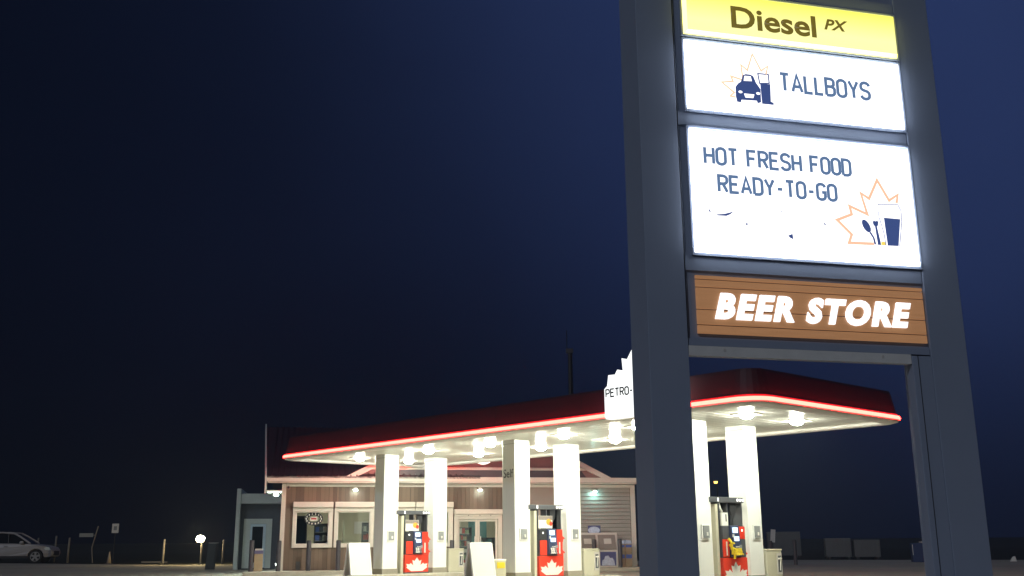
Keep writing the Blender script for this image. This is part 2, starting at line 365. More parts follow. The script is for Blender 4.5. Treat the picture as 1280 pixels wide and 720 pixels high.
# cabinet: recessed face, plus frames around each sign panel
MB().box(-1.158, 1.398, .03, .44, 2.945, TOPZ - .05).build("cabinet", pylon_grey, py)
frame_rows = [(2.935, 3.0), (3.655, 3.795), (5.13, 5.26), (6.63, 6.75)]
for z0, z1 in frame_rows:
    MB().box(-1.15, 1.39, .008, .028, z0, z1).build("rail", pylon_grey, py)
MB().box(-1.158, 1.398, .09, .44, 2.925, 2.943).build("underside_plate", pylon_grey, py)
MB().box(-1.158, 1.175, .004, .085, 2.838, 2.932).build("aluminium_strip", alu, py, "bare aluminium strip under the cabinet")
for sx in (-.80, .86):
    MB().disc((sx, 2.90), .014, 'xz', (-.003, .003), 8).build("screw", lip_white, py)
MB().box(1.185, 1.40, .004, .12, .25, 2.92).build("filler_panel", pylon_grey, py, None, False, 0.006)
MB().box(1.245, 1.252, -.001, .003, .25, 2.92).build("filler_seam", pylon_dark, py)
MB().box(1.815, 1.85, .16, .24, 1.62, 1.75).build("junction_box", grey_m, py)
MB().box(-1.1585, -1.1555, -.001, .0295, 3.0, TOPZ - .06).build("pillar_seam", pylon_dark, py)

def pan_face(x0, x1, z0, z1, m, label, depth=.055, name="sign_panel"):
    b = .028
    o = MB().frustum([(x0, .006, z0), (x1, .006, z0), (x1, .006, z1), (x0, .006, z1)],
                        [(x0 + b, -depth, z0 + b), (x1 - b, -depth, z0 + b), (x1 - b, -depth, z1 - b), (x0 + b, -depth, z1 - b)]).build(name, m, py, label)
    o.data.materials.append(edge_glow if m is lit_white else edge_glow_yellow)
    for p in o.data.polygons:
        if abs(p.normal.y) < .9: p.material_index = 1
    return o
FY = -.0560
fr = MB()
for (x0, x1, z0, z1) in ((-1.075, 1.40, 6.08, 6.62), (-1.075, 1.395, 5.27, 6.06), (-1.075, 1.40, 3.80, 5.12)):
    fr.box(x0 - .0, x0 + .022, -.012, .029, z0, z1); fr.box(x1 - .022, x1, -.012, .029, z0, z1)
    fr.box(x0 + .0225, x1 - .0225, -.010, .029, z0, z0 + .022); fr.box(x0 + .0225, x1 - .0225, -.010, .029, z1 - .022, z1)
fr.build("panel_retainer", pylon_grey, py)
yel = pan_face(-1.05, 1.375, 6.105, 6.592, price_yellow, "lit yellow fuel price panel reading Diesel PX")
link("lettering", text_mesh("Diesel", -.517, .44, 6.214, 6.460, FY, 0.025), yel).data.materials.append(vinyl_olive)
link("lettering", text_mesh("PX", .535, .815, 6.325, 6.448, FY, 0.03, 0.3), yel).data.materials.append(vinyl_olive)
tal = pan_face(-1.05, 1.37, 5.304, 6.040, lit_white, "lit white panel with car and pump emblem reading TALLBOYS")
stroke_text("TALLBOYS", -.035, 1.006, 5.566, 5.782, FY, .034, .42).build("lettering", vinyl_blue, tal)
MB().ribbon([(-.173, 5.736), (-.148, 5.829), (-.224, 5.77), (-.309, 5.947), (-.376, 5.76), (-.443, 5.813), (-.43, 5.648), (-.559, 5.676), (-.541, 5.621), (-.663, 5.601), (-.535, 5.502), (-.58, 5.459), (-.524, 5.454)], .020, FY - .002, FY).build("leaf_outline", vinyl_pale, tal)
MB().prism([(-.517, 5.567), (-.486, 5.606), (-.455, 5.628), (-.43, 5.70), (-.40, 5.716), (-.345, 5.716), (-.315, 5.70), (-.29, 5.632), (-.271, 5.606), (-.246, 5.568), (-.249, 5.426), (-.286, 5.412), (-.295, 5.439), (-.462, 5.432), (-.471, 5.403), (-.51, 5.407), (-.52, 5.469)], 'xz', FY, FY - .003).build("car_emblem", vinyl_navy, tal)
MB().prism([(-.425, 5.640), (-.335, 5.645), (-.345, 5.697), (-.413, 5.695)], 'xz', FY - .0032, FY - .004).build("windscreen_print", lit_white, tal)
MB().disc((-.468, 5.515), .022, 'xz', (FY - .0032, FY - .004), 10, .014).disc((-.275, 5.518), .022, 'xz', (FY - .0032, FY - .004), 10, .014).prism([(-.43, 5.502), (-.318, 5.502), (-.333, 5.462), (-.418, 5.46)], 'xz', FY - .0032, FY - .004).build("headlight_print", lit_white, tal)
MB().prism([(-.244, 5.629), (-.134, 5.633), (-.141, 5.444), (-.112, 5.433), (-.112, 5.412), (-.238, 5.412)], 'xz', FY, FY - .0034).build("pump_emblem", vinyl_navy, tal)
MB().ribbon([(-.263, 5.737), (-.147, 5.739), (-.144, 5.643), (-.249, 5.631)], .013, FY - .002, FY, True).build("pump_emblem_head", vinyl_navy, tal)
hot = pan_face(-1.05, 1.375, 3.833, 5.088, lit_white, "large lit white panel reading HOT FRESH FOOD READY-TO-GO")
for w_, a_, b_ in (("HOT", -.905, -.535), ("FRESH", -.452, .15), ("FOOD", .232, .70)):
    stroke_text(w_, a_, b_, 4.712, 4.908, FY, .032, .42).build("lettering", vinyl_blue, hot)
stroke_text("READY-TO-GO", -.776, .515, 4.432, 4.626, FY, .032, .42).build("lettering", vinyl_blue, hot)
MB().ribbon([(1.174, 4.474), (1.197, 4.564), (1.092, 4.496), (0.977, 4.704), (0.865, 4.498), (0.777, 4.55), (0.83, 4.331), (0.637, 4.404), (0.654, 4.319), (0.486, 4.249), (0.633, 4.109), (0.595, 4.021), (0.873, 4.028)], .030, FY - .002, FY).build("leaf_outline", vinyl_orange, hot)
MB().ribbon([(0.957, 4.442), (1.185, 4.458), (1.215, 4.395), (1.21, 4.276), (1.158, 4.021)], .008, FY - .004, FY - .003).ribbon([(0.957, 4.444), (0.954, 4.317), (0.993, 4.144), (1.002, 4.018)], .008, FY - .006, FY - .005).build("glass_outline", vinyl_navy, hot)
MB().prism([(0.965, 4.43), (1.18, 4.445), (1.205, 4.39), (1.196, 4.306), (1.011, 4.309), (0.985, 4.2), (0.962, 4.317)], 'xz', FY - .0022, FY - .003).build("glass_foam", lit_white, hot)
MB().prism([(1.011, 4.309), (1.196, 4.306), (1.146, 4.022), (1.025, 4.019)], 'xz', FY - .0012, FY - .004).build("beer_print", vinyl_navy, hot)
sp = MB(); pts = []
for i in range(14):
    a = 2 * math.pi * i / 14; u_, v_ = .072 * math.cos(a), .038 * math.sin(a); t_ = R(118)
    pts.append((.805 + u_ * math.cos(t_) - v_ * math.sin(t_), 4.208 + u_ * math.sin(t_) + v_ * math.cos(t_)))
sp.prism(pts, 'xz', FY - .001, FY - .004); sp.ribbon([(.838, 4.145), (.872, 4.09), (.885, 4.021)], .020, FY - .005, FY - .0042)
sp.build("spoon_print", vinyl_navy, hot)
MB().prism([(0.878, 4.269), (.892, 4.262), (.90, 4.27), (.912, 4.262), (.922, 4.27), (0.945, 4.264), (0.936, 4.224), (0.922, 4.209), (0.952, 4.021), (0.915, 4.019), (.902, 4.21), (.886, 4.226)], 'xz', FY - .001, FY - .0045).build("fork_print", vinyl_navy, hot)
MB().box(.955, 1.0, FY - .004, FY - .001, 4.02, 4.055).build("gold_print", vinyl_gold, hot)
sc = MB()
for l in ([(-0.804, 4.213), (-0.722, 4.224), (-0.62, 4.256), (-0.66, 4.224), (-0.7, 4.205), (-0.793, 4.203)], [(-0.887, 4.257), (-0.871, 4.258), (-0.859, 4.225), (-0.872, 4.231)], [(-0.506, 4.149), (-0.471, 4.14), (-0.5, 4.125)], [(-0.064, 4.051), (-0.014, 4.072), (-0.009, 4.016), (-0.042, 4.03)], [(0.336, 4.215), (0.359, 4.194), (0.343, 4.179)], [(-0.123, 4.297), (-0.102, 4.289), (-0.119, 4.283)], [(0.382, 4.345), (0.402, 4.349), (0.394, 4.339)], [(-0.268, 4.27), (-0.257, 4.264), (-0.267, 4.259)]):
    sc.prism(l, 'xz', FY, FY - .002)
sc.build("torn_vinyl_scrap", vinyl_navy, hot, "scraps of worn dark vinyl left on the white panel")
for p_ in (yel, tal, hot):
    for ch in p_.children: ch.location = (-.027, 0, -.010)
bz0, bz1 = 3.043, 3.612
beer = MB().box(-1.05, 1.365, .02, .029, bz0 + .008, bz1 - .008).build("beer_panel", pylon_dark, py, "brown plank panel reading BEER STORE in lit letters")
fr_ = [0, .075, .21, .585, .845, 1.0]
for a, b in zip(fr_[:-1], fr_[1:]):
    MB().box(-1.057, 1.372, -.003, .0195, bz1 - (bz1 - bz0) * b + .006, bz1 - (bz1 - bz0) * a - .006).build("plank", lit_wood, beer)
link("lettering", text_mesh("BEER STORE", -.884, 1.214, 3.187, 3.444, -.004, 0.048, 0.28, 0.022, 1.20), beer).data.materials.append(lit_letter)

# ================================================================== CANOPY
cy = thing("fuel_canopy", "long flat petrol canopy with red glowing edge on six white columns", "canopy", (CAN[0], CAN[1], 0), CAN[2])
BX0, BX1, AY0, AY1 = -.5, 5.85, 0.0, 19.75
def ring(off, r=.55, n=6):
    out = []
    for (cx, cyy, a0) in ((BX1 - r, AY1 - r, 0), (BX0 + r, AY1 - r, 90), (BX0 + r, AY0 + r, 180), (BX1 - r, AY0 + r, 270)):
        for i in range(n + 1):
            a = R(a0 + 90 * i / n); out.append((cx + (r + off) * math.cos(a), cyy + (r + off) * math.sin(a)))
    return out
def sweep(profile, close=False):
    mb = MB(); rings = [[(x, y, z) for x, y in ring(o)] for o, z in profile]; n = len(rings[0])
    vs = [p for r_ in rings for p in r_]; fs = []
    m = len(rings)
    for i in range(m if close else m - 1):
        k = (i + 1) % m
        for j in range(n): fs.append((i * n + j, i * n + (j + 1) % n, k * n + (j + 1) % n, k * n + j))
    return mb.add(vs, fs)
sweep([(-.01, 4.102), (0.0, 4.125), (-.10, 4.66), (-.12, 4.72), (-.30, 4.74), (-.30, 4.55), (-.2, 4.102)], True).build("fascia", fascia_red, cy, "red fascia lit from below by the glowing tube")
sweep([(.0, 4.012), (.065, 4.014), (.085, 4.055), (.065, 4.098), (.0, 4.10)], True).build("led_tube", led_red, cy, "glowing red light tube around the canopy edge", True)
sweep([(-.02, 4.104), (.030, 4.104), (.018, 4.15), (-.04, 4.15)], True).build("fascia_glow", red_glow, cy, "band of painted red glow above the light tube", True)  # no real part: emissive strip standing in for red glow on the fascia
sweep([(.06, 4.018), (.02, 3.965), (-.10, 3.935), (-.30, 3.925), (-.42, 3.95), (-.46, 4.02), (-.46, 4.08), (.0, 4.06)], True).build("lip", lip_white, cy, None, True)
MB().add([(x, y, 4.70) for x, y in ring(-.29)], [tuple(range(28))]).build("roof_deck", grey_m, cy)
for k in range(6):
    y_ = 1.9 + 3.2 * k
    MB().frustum([(-.506, y_, 4.13), (-.506, y_ + .014, 4.13), (-.40, y_ + .014, 4.66), (-.40, y_, 4.66)], [(-.49, y_, 4.13), (-.49, y_ + .014, 4.13), (-.385, y_ + .014, 4.66), (-.385, y_, 4.66)]).build("fascia_joint", black_m, cy)
pw = (AY1 - AY0 - 2 * .47) / 62
sof = MB().frustum([(BX0 + .46, .006, 4.0), (BX1 - .46, .006, 4.0), (BX1 - .46, pw - .006, 4.0), (BX0 + .46, pw - .006, 4.0)], [(BX0 + .46, 0, 4.03), (BX1 - .46, 0, 4.03), (BX1 - .46, pw, 4.03), (BX0 + .46, pw, 4.03)]).mesh("soffit_panel", soffit_white)
for i in range(62): link("soffit_panel", sof, cy, None, 0, (0, AY0 + .47 + pw * i, 0))
MB().box(BX0 + .4, BX1 - .4, AY0 + .4, AY1 - .4, 4.035, 4.10).build("soffit_backing", grey_m, cy)

ISL = (3.07, 9.43, 15.86); CB = (1.25, 3.31)
CW, CD = .59, .54
def column(a, b, words):
    o = MB().box(0, CW, 0, CD, .15, 4.0).build("column", col_white, cy, None, False, .02, (b, a, 0))
    MB().box(-.012, CW + .012, -.012, CD + .012, .152, .315).build("base_band", band_tan, o)
    MB().box(.16, .46, -.03, .002, 1.17, 1.53).build("outlet_surround", col_white, o, None, False, .006)
    MB().box(.20, .42, -.05, -.031, 1.22, 1.50).build("outlet_cover", grey_m, o)
    MB().box(.30, .36, -.06, -.051, 1.27, 1.35).build("outlet_switch", pump_white, o)
    MB().box(-.004, CW + .004, -.004, -.001, 3.88, 3.89).box(-.004, -.001, 0, CD, 3.88, 3.89).build("head_joint", grey_m, o)
    if words:
        me = text_mesh("Self", 0, .42, 0, .24, 0, .01)
        for v in me.vertices:
            x_, y_, z_ = v.co; v.co = (y_ - .003, CD - .06 - x_, 2.93 + z_)
        me.materials.append(ink); link("lettering", me, o)
    return o
for i, a in enumerate(ISL):
    for j, b in enumerate(CB): column(a, b, i == 1 and j == 0)

# lamps under the canopy
lens_bm = MB(); n = 14; prof = [(.165, 0), (.155, -.03), (.12, -.065), (.07, -.088)]
vs = [(r * math.cos(2 * math.pi * j / n), r * math.sin(2 * math.pi * j / n), z) for r, z in prof for j in range(n)] + [(0, 0, -.098)]
fs = [(i * n + j, i * n + (j + 1) % n, (i + 1) * n + (j + 1) % n, (i + 1) * n + j) for i in range(3) for j in range(n)] + [(3 * n + j, 3 * n + (j + 1) % n, 4 * n) for j in range(n)] + [tuple(range(n))]
lens_me = lens_bm.add(vs, fs).mesh("lens", lamp_lens, True)
house_me = MB().frustum([(-.26, -.26, 0), (.26, -.26, 0), (.26, .26, 0), (-.26, .26, 0)], [(-.28, -.28, .02), (.28, -.28, .02), (.28, .28, .02), (-.28, .28, .02)]).mesh("housing", lip_white)
LA = (1.6, 4.9, 7.6, 10.7, 13.7, 17.6); LB = (1.42, 3.5)
lamp_where = {(0, 0): "lit canopy lamp at the near corner beside the right-hand column pair", (0, 1): "rightmost lit canopy lamp, near the tip of the canopy",
 (1, 0): "lit canopy lamp just left of the big sign pillar", (1, 1): "lit canopy lamp hidden behind the big sign pillar",
 (2, 0): "lit canopy lamp directly above the column right of the Self column", (2, 1): "lit canopy lamp between the Self pair of columns and the sign pillar",
 (3, 0): "front lit canopy lamp left of the Self column", (3, 1): "lit canopy lamp on the far row behind the Self column",
 (4, 0): "lit canopy lamp close to the second column from the left", (4, 1): "far row lit canopy lamp above the round white sign",
 (5, 0): "leftmost lit canopy lamp, at the left tip of the canopy", (5, 1): "lit canopy lamp just right of the leftmost column"}
for i, a in enumerate(LA):
    for j, b in enumerate(LB):
        w = local(CAN, b, a, 3.978)
        t = thing("canopy_lamp", lamp_where[(i, j)], "lamp", w, CAN[2], "lamps under the canopy")
        link("housing", house_me, t); link("lens", lens_me, t)

# leaf-topped lit sign on the canopy front
fx = local(CAN, -.66, 3.18, 0)
ps = thing("fuel_brand_sign", "lit white maple leaf topped sign on the canopy edge reading PETRO-CANADA", "sign", fx, CAN[2] - R(90))
sil = [(-.80, 4.06), (-.85, 4.11), (-.85, 4.80), (-.755, 4.87), (-.71, 5.13), (-.50, 5.12), (-.42, 5.23), (-.235, 5.05), (-.275, 5.49), (-.13, 5.41), (.05, 5.66), (.20, 6.0)]
sil = [(x, 1.2 + (z - 1.2) * .965 - .03) for x, z in sil]
sil = sil + [(.40 - x, z) for x, z in sil[:-1][::-1]]
MB().prism(sil, 'xz', -.10, .10).build("sign_body", brand_white, ps)
stroke_text("PETRO-CANADA", -.815, .98, 4.43, 4.64, -.101, .034, .42).build("lettering", ink, ps)
MB().box(-.5, .5, .105, .155, 4.2, 4.65).build("bracket", grey_m, ps)

# ================================================================== PUMP ISLANDS, PUMPS, BINS, BOARDS
isl_lab = ("kerbed concrete pump island by the right-hand columns", "kerbed concrete pump island under the Self column", "kerbed concrete pump island under the leftmost columns")
for i, a in enumerate(ISL):
    o = tag(MB().box(-.62, 5.15, -.42, .96, 0, .15).build("pump_island", concrete, None, None, False, .03, local(CAN, 0, a, 0)), isl_lab[i], "pump island", "concrete pump islands")
    o.rotation_euler = (0, 0, CAN[2])

def pump(name_label, a, diesel):
    t = thing("fuel_pump", name_label, "fuel pump", local(CAN, 2.565, a + .13, .15), CAN[2], "fuel pumps on the islands")
    M = -1 if diesel else 1
    def bx(x0, x1, y0, y1, z0, z1): 
        if M < 0: x0, x1 = -x1, -x0
        return MB().box(x0, x1, y0, y1, z0, z1)
    MB().box(-.50, .50, -.24, .24, 0, .04).build("kick_plate", dark_grey, t)
    lower = MB().box(-.48, .48, -.23, .23, .04, .60).build("lower_cabinet", pump_red, t, "red lower door with white maple leaf", False, .01)
    lf = [(max(-.44, min(.44, x_)), z_) for x_, z_ in leaf(0, -.13, .98, .64)]
    MB().prism([p for p in lf if p[1] > .05] , 'xz', -.2305, -.234).build("leaf_print", pump_white, lower)
    mid = MB().box(-.46, .46, -.20, .20, .602, 1.34).build("mid_cabinet", dark_grey, t)
    bx(-.44, -.18, -.235, -.201, .62, 1.03).build("side_panel", pump_red if not diesel else dark_grey, t, None, False, .008)
    bx(-.45, -.18, -.225, -.201, 1.035, 1.33).build("speaker_panel", black_m if not diesel else pump_red, t, None, False, .008)
    MB().disc((-.33 * M, 1.24), .03, 'xz', (-.23, -.226), 10).build("speaker", digit_m, t)
    con = MB().frustum([(-.17, -.20, .62), (.20, -.20, .62), (.20, -.20, 1.36), (-.17, -.20, 1.36)], [(-.14, -.30, .66), (.20, -.30, .66), (.17, -.25, 1.34), (-.16, -.25, 1.34)]).build("console", navy, t, "dark payment console with two pale screens", False, .008)
    MB().box(-.10, .09, -.275, -.255, 1.18, 1.31).build("screen", screen_m, con)
    MB().box(-.07, .12, -.285, -.262, .99, 1.10).build("screen", screen_m, con)
    kp = MB()
    for r_ in range(3):
        for c_ in range(3): kp.box(-.04 + .06 * c_, 0.0 + .06 * c_, -.30, -.27, .84 - .05 * r_, .87 - .05 * r_)
    kp.build("keypad", pale_box, con)
    MB().box(.10, .18, -.31, -.28, .80, .90).build("card_reader", grey_m, con)
    MB().box(-.13, -.09, -.30, -.27, 1.08, 1.15).build("price_tag", pump_white, con)
    bx(.22, .455, -.23, -.201, 1.04, 1.335).build("grade_panel", pump_red if not diesel else dark_grey, t, None, False, .008)
    bx(.22, .455, -.23, -.201, .62, 1.03).build("nozzle_boot", pump_red, t, None, False, .008)
    bx(.30, .35, -.236, -.2305, .66, .98).build("white_stripe", pump_white, t)
    # nozzles hung along the bottom of the console
    for k, xx in enumerate((-.10, -.02, .06, .13)):
        nz = MB().tube([(xx * M, -.33, .66), (xx * M, -.35, .74), (xx * M, -.32, .82)], .022, 6)
        nz.tube([(xx * M, -.34, .72), (xx * M, -.40, .67)], .016, 6)
        nz.build("nozzle", nozzle_yellow if diesel else (pump_white if k < 2 else (grey_m if k == 2 else pump_red)), t)
    if diesel:
        for k, (xx, zz) in enumerate(((.30, .95), (.27, .82), (.20, .72))):
            MB().tube([(-xx + .0, -.27, zz + .10), (-xx + .05, -.33, zz), (-xx + .06, -.31, zz - .14)], .034, 7).tube([(-xx + .03, -.33, zz + .02), (-xx + .11, -.36, zz - .02)], .02, 6).build("nozzle", nozzle_yellow, t, "yellow diesel nozzle hung on the front")
    # right-hand nozzles and hose
    for zz in (1.12, .72):
        if diesel and zz > 1: continue
        MB().tube([(.50, -.06, zz + .12), (.56, -.10, zz), (.555, -.10, zz - .13)], .036, 7).tube([(.54, -.08, zz + .03), (.63, -.12, zz - .04)], .024, 6).build("nozzle", pump_red, t)
    MB().tube([(.52, 0, 1.98), (.545, 0, 1.7), (.55, -.02, 1.2), (.56, -.08, .9), (.55, -.09, .55)], .026, 6).build("hose", rubber, t)
    MB().tube([(.55, -.10, .60), (.56, -.10, .35), (.585, -.06, .14), (.555, .02, .20), (.53, .06, .62)], .026, 6).build("hose", rubber, t)
    MB().tube([(.515, -.10, 1.95), (.53, -.10, 1.60), (.515, -.10, 1.36)], .012, 6).build("hose_spring", pump_white, t)
    # upper open frame
    for xx in (-.47, .44):
        MB().box(xx, xx + .035, -.16, .16, 1.342, 1.90).build("frame_post", dark_grey, t)
    MB().box(-.09, -.06, -.12, .12, 1.342, 1.90).build("frame_mullion", dark_grey, t)
    bx(.0, .44, -.02, .0, 1.36, 1.90).build("tinted_panel", glass("tinted pane", (.8, .8, .76)), t)
    MB().prism([(.08, 1.90), (.30, 1.90), (.29, 1.68), (.17, 1.50), (.14, 1.36), (.11, 1.36), (.13, 1.60), (.08, 1.72)], 'xz', -.10, -.04).build("hose_arm", black_m, t)
    if not diesel:
        po = MB().box(-.455, .09, -.185, -.17, 1.37, 1.72).build("poster", pump_white, t, "small food poster above the console")
        MB().box(-.45, .08, -.19, -.186, 1.60, 1.715).build("poster_band", ice_grey, po)
        MB().disc((-.06, 1.55), .10, 'xz', (-.194, -.1865), 9, .09).build("poster_spot", mat("poster orange", (.85, .35, .04)), po)
        MB().disc((.02, 1.50), .06, 'xz', (-.199, -.1945), 7, .07).build("poster_spot", pump_red, po)
    else:
        MB().box(-.44, -.20, -.22, -.17, 1.35, 1.66).build("paper_towel_box", pump_white, t)
        MB().box(-.30, -.26, -.225, -.2205, 1.45, 1.62).build("towel_slot", dark_grey, t)
        MB().tube([(-.40, -.1, 1.9), (-.36, -.12, 1.75), (-.30, -.12, 1.68)], .03, 6).build("hose_retractor", pump_white, t)
    head = MB().box(-.80, .57, -.16, .16, 1.902, 2.03).build("header", dark_grey, t, None, False, .01)
    for k, xx in enumerate((.34, .445, .55)):
        MB().disc((xx - .03, 1.967), .036, 'xz', (-.166, -.161), 14).build("light_disc", digit_m, head)
    MB().box(-.50, -.455, -.166, -.161, 1.925, 2.01).build("number_tag", digit_m, head)
    # grey cabinet side, seen in the gap next to the column
    MB().box(-.60, -.50, -.15, .20, 0, 1.86).build("side_pillar", bin_beige, t)
    return t
pump("red and white fuel pump between the two leftmost columns", ISL[2], False)
pump("red and white fuel pump next to the Self column", ISL[1], False)
pump("fuel pump with yellow diesel nozzles seen right of the sign pillar", ISL[0], True)

def waste_bin(b, a, label):
    t = thing("waste_bin", label, "bin", local(CAN, b, a, .15), CAN[2], "beige waste bins on the islands")
    MB().box(0, .66, 0, .5, 0, .74).build("body", bin_beige, t, None, False, .02)
    MB().box(-.01, .67, -.01, .51, .742, .78).build("lid", bin_beige, t, None, False, .012)
    MB().box(.43, .64, -.012, -.001, .16, .68).build("slot_frame", pale_box, t)
    MB().box(.47, .60, -.016, -.0125, .22, .62).build("slot", dark_grey, t)
    MB().tube([(.52, -.03, .26), (.56, -.03, .58)], .012, 6).box(.47, .60, -.05, -.017, .53, .57).build("squeegee", pump_white, t)
    return t
for k, a in enumerate(ISL):
    waste_bin(3.98, a - .02, ("beige waste bin beside the rightmost column", "beige waste bin right of the column beside the middle pump", "beige waste bin between the second column and the store door")[k])
sb = thing("small_bin", "small beige bin with yellow label left of the Self column", "bin", local(CAN, .48, 9.40, .15), CAN[2])
MB().box(0, .40, 0, .38, 0, .50).build("body", bin_beige, sb, None, False, .015)
MB().box(-.30, .41, -.01, .39, .502, .54).build("lid", pump_white, sb, None, False, .01)
MB().box(.06, .34, -.012, -.001, .30, .46).build("yellow_label", nozzle_yellow, sb)

def board(b, a, label):
    t = thing("sandwich_board", label, "sandwich board", local(CAN, b, a, .15), CAN[2], "blank sandwich boards")
    me = MB().box(-.36, .36, -.02, .02, 0, .97).mesh("board_panel", pump_white)
    fm = MB().box(-.40, -.36, -.03, .03, 0, .99).box(.36, .40, -.03, .03, 0, .99).box(-.36, .36, -.03, .03, .972, 1.01).mesh("board_frame", alu)
    for s in (1, -1):
        p = link("board_panel", me, t, None, 0, (0, -.20 * s, 0)); p.rotation_euler = (-.19 * s, 0, 0)
        q = link("board_frame", fm, p)
    return t
board(.37, 15.95, "blank white sandwich board left of the leftmost column")
board(.02, 9.50, "blank white sandwich board in front of the store door")

# ================================================================== STORE
st = thing("store", "brown sided petrol station shop with maroon roof and shuttered windows", "shop", (STO[0], STO[1], 0), STO[2])
walk = MB().box(-1.25, 14.4, -1.35, -.03, 0, .15).build("sidewalk", concrete, None, None, False, .02, (STO[0], STO[1], 0)); walk.rotation_euler = (0, 0, STO[2]); walk['kind'] = 'structure'
WIN = [(.41, 1.90), (1.96, 3.45), (3.50, 5.01), (5.04, 6.50)]
OPEN = [(a + .12, b - .15, 1.12, 2.28) for a, b in WIN] + [(6.66, 8.30, .15, 2.08)]
ET = 3.34
def spans(u0, u1, z0, z1):
    out = [(z0, z1)]
    for a, b, c, d in OPEN:
        if a < u1 - 1e-4 and b > u0 + 1e-4:
            out = [q for lo, hi in out for q in ((lo, min(hi, c)), (max(lo, d), hi)) if q[1] - q[0] > 1e-3]
    return out
wl = MB(); cuts = sorted({0.0, 13.9} | {v for o in OPEN for v in o[:2]})
for a, b in zip(cuts[:-1], cuts[1:]):
    for lo, hi in spans(a, b, .02, ET): wl.box(a, b, .02, .16, lo, hi)
wl.box(0, .14, .16, 6, .02, ET); wl.box(13.76, 13.9, .16, 6, .02, ET)
wl.build("wall", wall_dark, st)
# vertical boards on the left two thirds
u = .02; k = 0
while u < 8.95:
    w_ = .148; cut_u = sorted({u, u + w_} | {v for o in OPEN for v in o[:2] if u < v < u + w_})
    for a, b in zip(cut_u[:-1], cut_u[1:]):
        for lo, hi in spans(a, b, .16, ET - .01):
            MB().box(a, b, -.008 - .004 * random.random(), .018, lo, hi).build("siding_board", siding_brown, st)
    u += .155
MB().box(8.98, 10.95, -.012, .018, .16, ET - .01).build("taupe_panel", siding_taupe, st)
for k in range(21):
    z = .16 + .151 * k
    MB().prism([(-.032, z), (.018, z), (.018, z + .141), (-.004, z + .141)], 'yz', 10.97, 13.72).build("siding_plank", lap_grey, st)
MB().box(-.04, .12, -.035, -.0, .15, ET).build("corner_trim", trim_cream, st)
MB().box(13.74, 13.93, -.045, 0, .15, ET).build("corner_trim", trim_cream, st)
MB().box(-.60, 13.95, -.55, -.50, 3.40, 3.585).build("fascia_board", trim_cream, st)
MB().box(-.56, 13.93, -.50, -.0, 3.35, 3.39).build("eave_soffit", trim_cream, st)
MB().box(.13, 13.73, -.05, -.0, 3.23, 3.345).build("frieze_board", trim_cream, st)
MB().box(.60, .75, -.035, -.013, .16, .47).build("wall_vent", dark_grey, st)
# windows with roller shutter boxes
def window(u0, u1):
    f = MB()
    f.box(u0, u0 + .12, -.10, .10, .97, 2.30); f.box(u1 - .15, u1, -.10, .10, .97, 2.30)
    f.box(u0 + .12, u1 - .15, -.10, .10, .97, 1.12); f.box(u0 + .12, u1 - .15, -.10, .10, 2.26, 2.30)
    w = f.build("window", trim_cream, st)
    MB().box(u0, u1, -.26, -.01, 2.44, 2.65).build("shutter_box", trim_cream, w, None, False, .02)
    MB().box(u0, u1, -.14, -.01, 2.301, 2.438).build("shutter_slat_end", trim_cream, w)
    MB().box(u0 + .12, u1 - .15, .03, .04, 1.12, 2.26).build("pane", pane, w)
    for b0 in (u0 + .12, u1 - .18): MB().box(b0, b0 + .03, -.02, .029, 1.12, 2.26).build("window_bead", lip_white, w)
    return w
for a, b in WIN: window(a, b)
# door
d = MB().box(6.55, 6.68, -.10, .10, .15, 2.10).box(8.28, 8.44, -.10, .10, .15, 2.10).box(6.68, 8.28, -.10, .10, 2.0, 2.10).build("door_frame", trim_cream, st)
MB().box(6.54, 8.45, -.24, -.01, 2.18, 2.37).build("shutter_box", trim_cream, d, None, False, .02)
MB().box(6.56, 8.43, -.15, -.01, 2.10, 2.178).build("shutter_slat_end", trim_cream, d)
for sx in (7.1, 7.55, 7.98): MB().disc((sx, 2.14), .018, 'xz', (-.158, -.151), 8).build("shutter_bolt", dark_grey, d)
for x0, x1 in ((6.69, 7.475), (7.485, 8.27)):
    lf = MB().box(x0, x0 + .08, .0, .06, .16, 1.99).box(x1 - .08, x1, .0, .06, .16, 1.99).box(x0 + .08, x1 - .08, .0, .06, 1.91, 1.99).box(x0 + .08, x1 - .08, .0, .06, .16, .36).build("door", trim_cream, st)
    MB().box(x0 + .08, x1 - .08, .025, .035, .36, 1.91).build("pane", pane, lf)
    MB().tube([(x1 - .11 if x0 < 7 else x0 + .11, -.05, .95), (x1 - .11 if x0 < 7 else x0 + .11, -.05, 1.35)], .015, 6).build("handle", alu, lf)
# inside of the shop
inn = MB().box(.16, 13.74, 4.4, 4.5, .15, 3.2).build("back_wall", cream_in, st)
MB().box(.16, 13.74, .17, 4.4, .10, .148).build("shop_floor", pale_box, st)
MB().box(.16, 13.74, .17, 4.4, 2.86, 2.94).build("shop_ceiling", lip_white, st)
for xx in (1.2, 3.6, 6.0, 8.4): MB().box(xx, xx + .6, 1.6, 2.8, 2.80, 2.858).build("ceiling_light", shop_tube, st)
MB().box(7.62, 8.4, 3.2, 3.25, .15, 2.86).build("teal_partition", teal_in, st)
MB().box(2.35, 2.40, .9, 2.2, .15, 2.0).build("partition", cream_in, st)
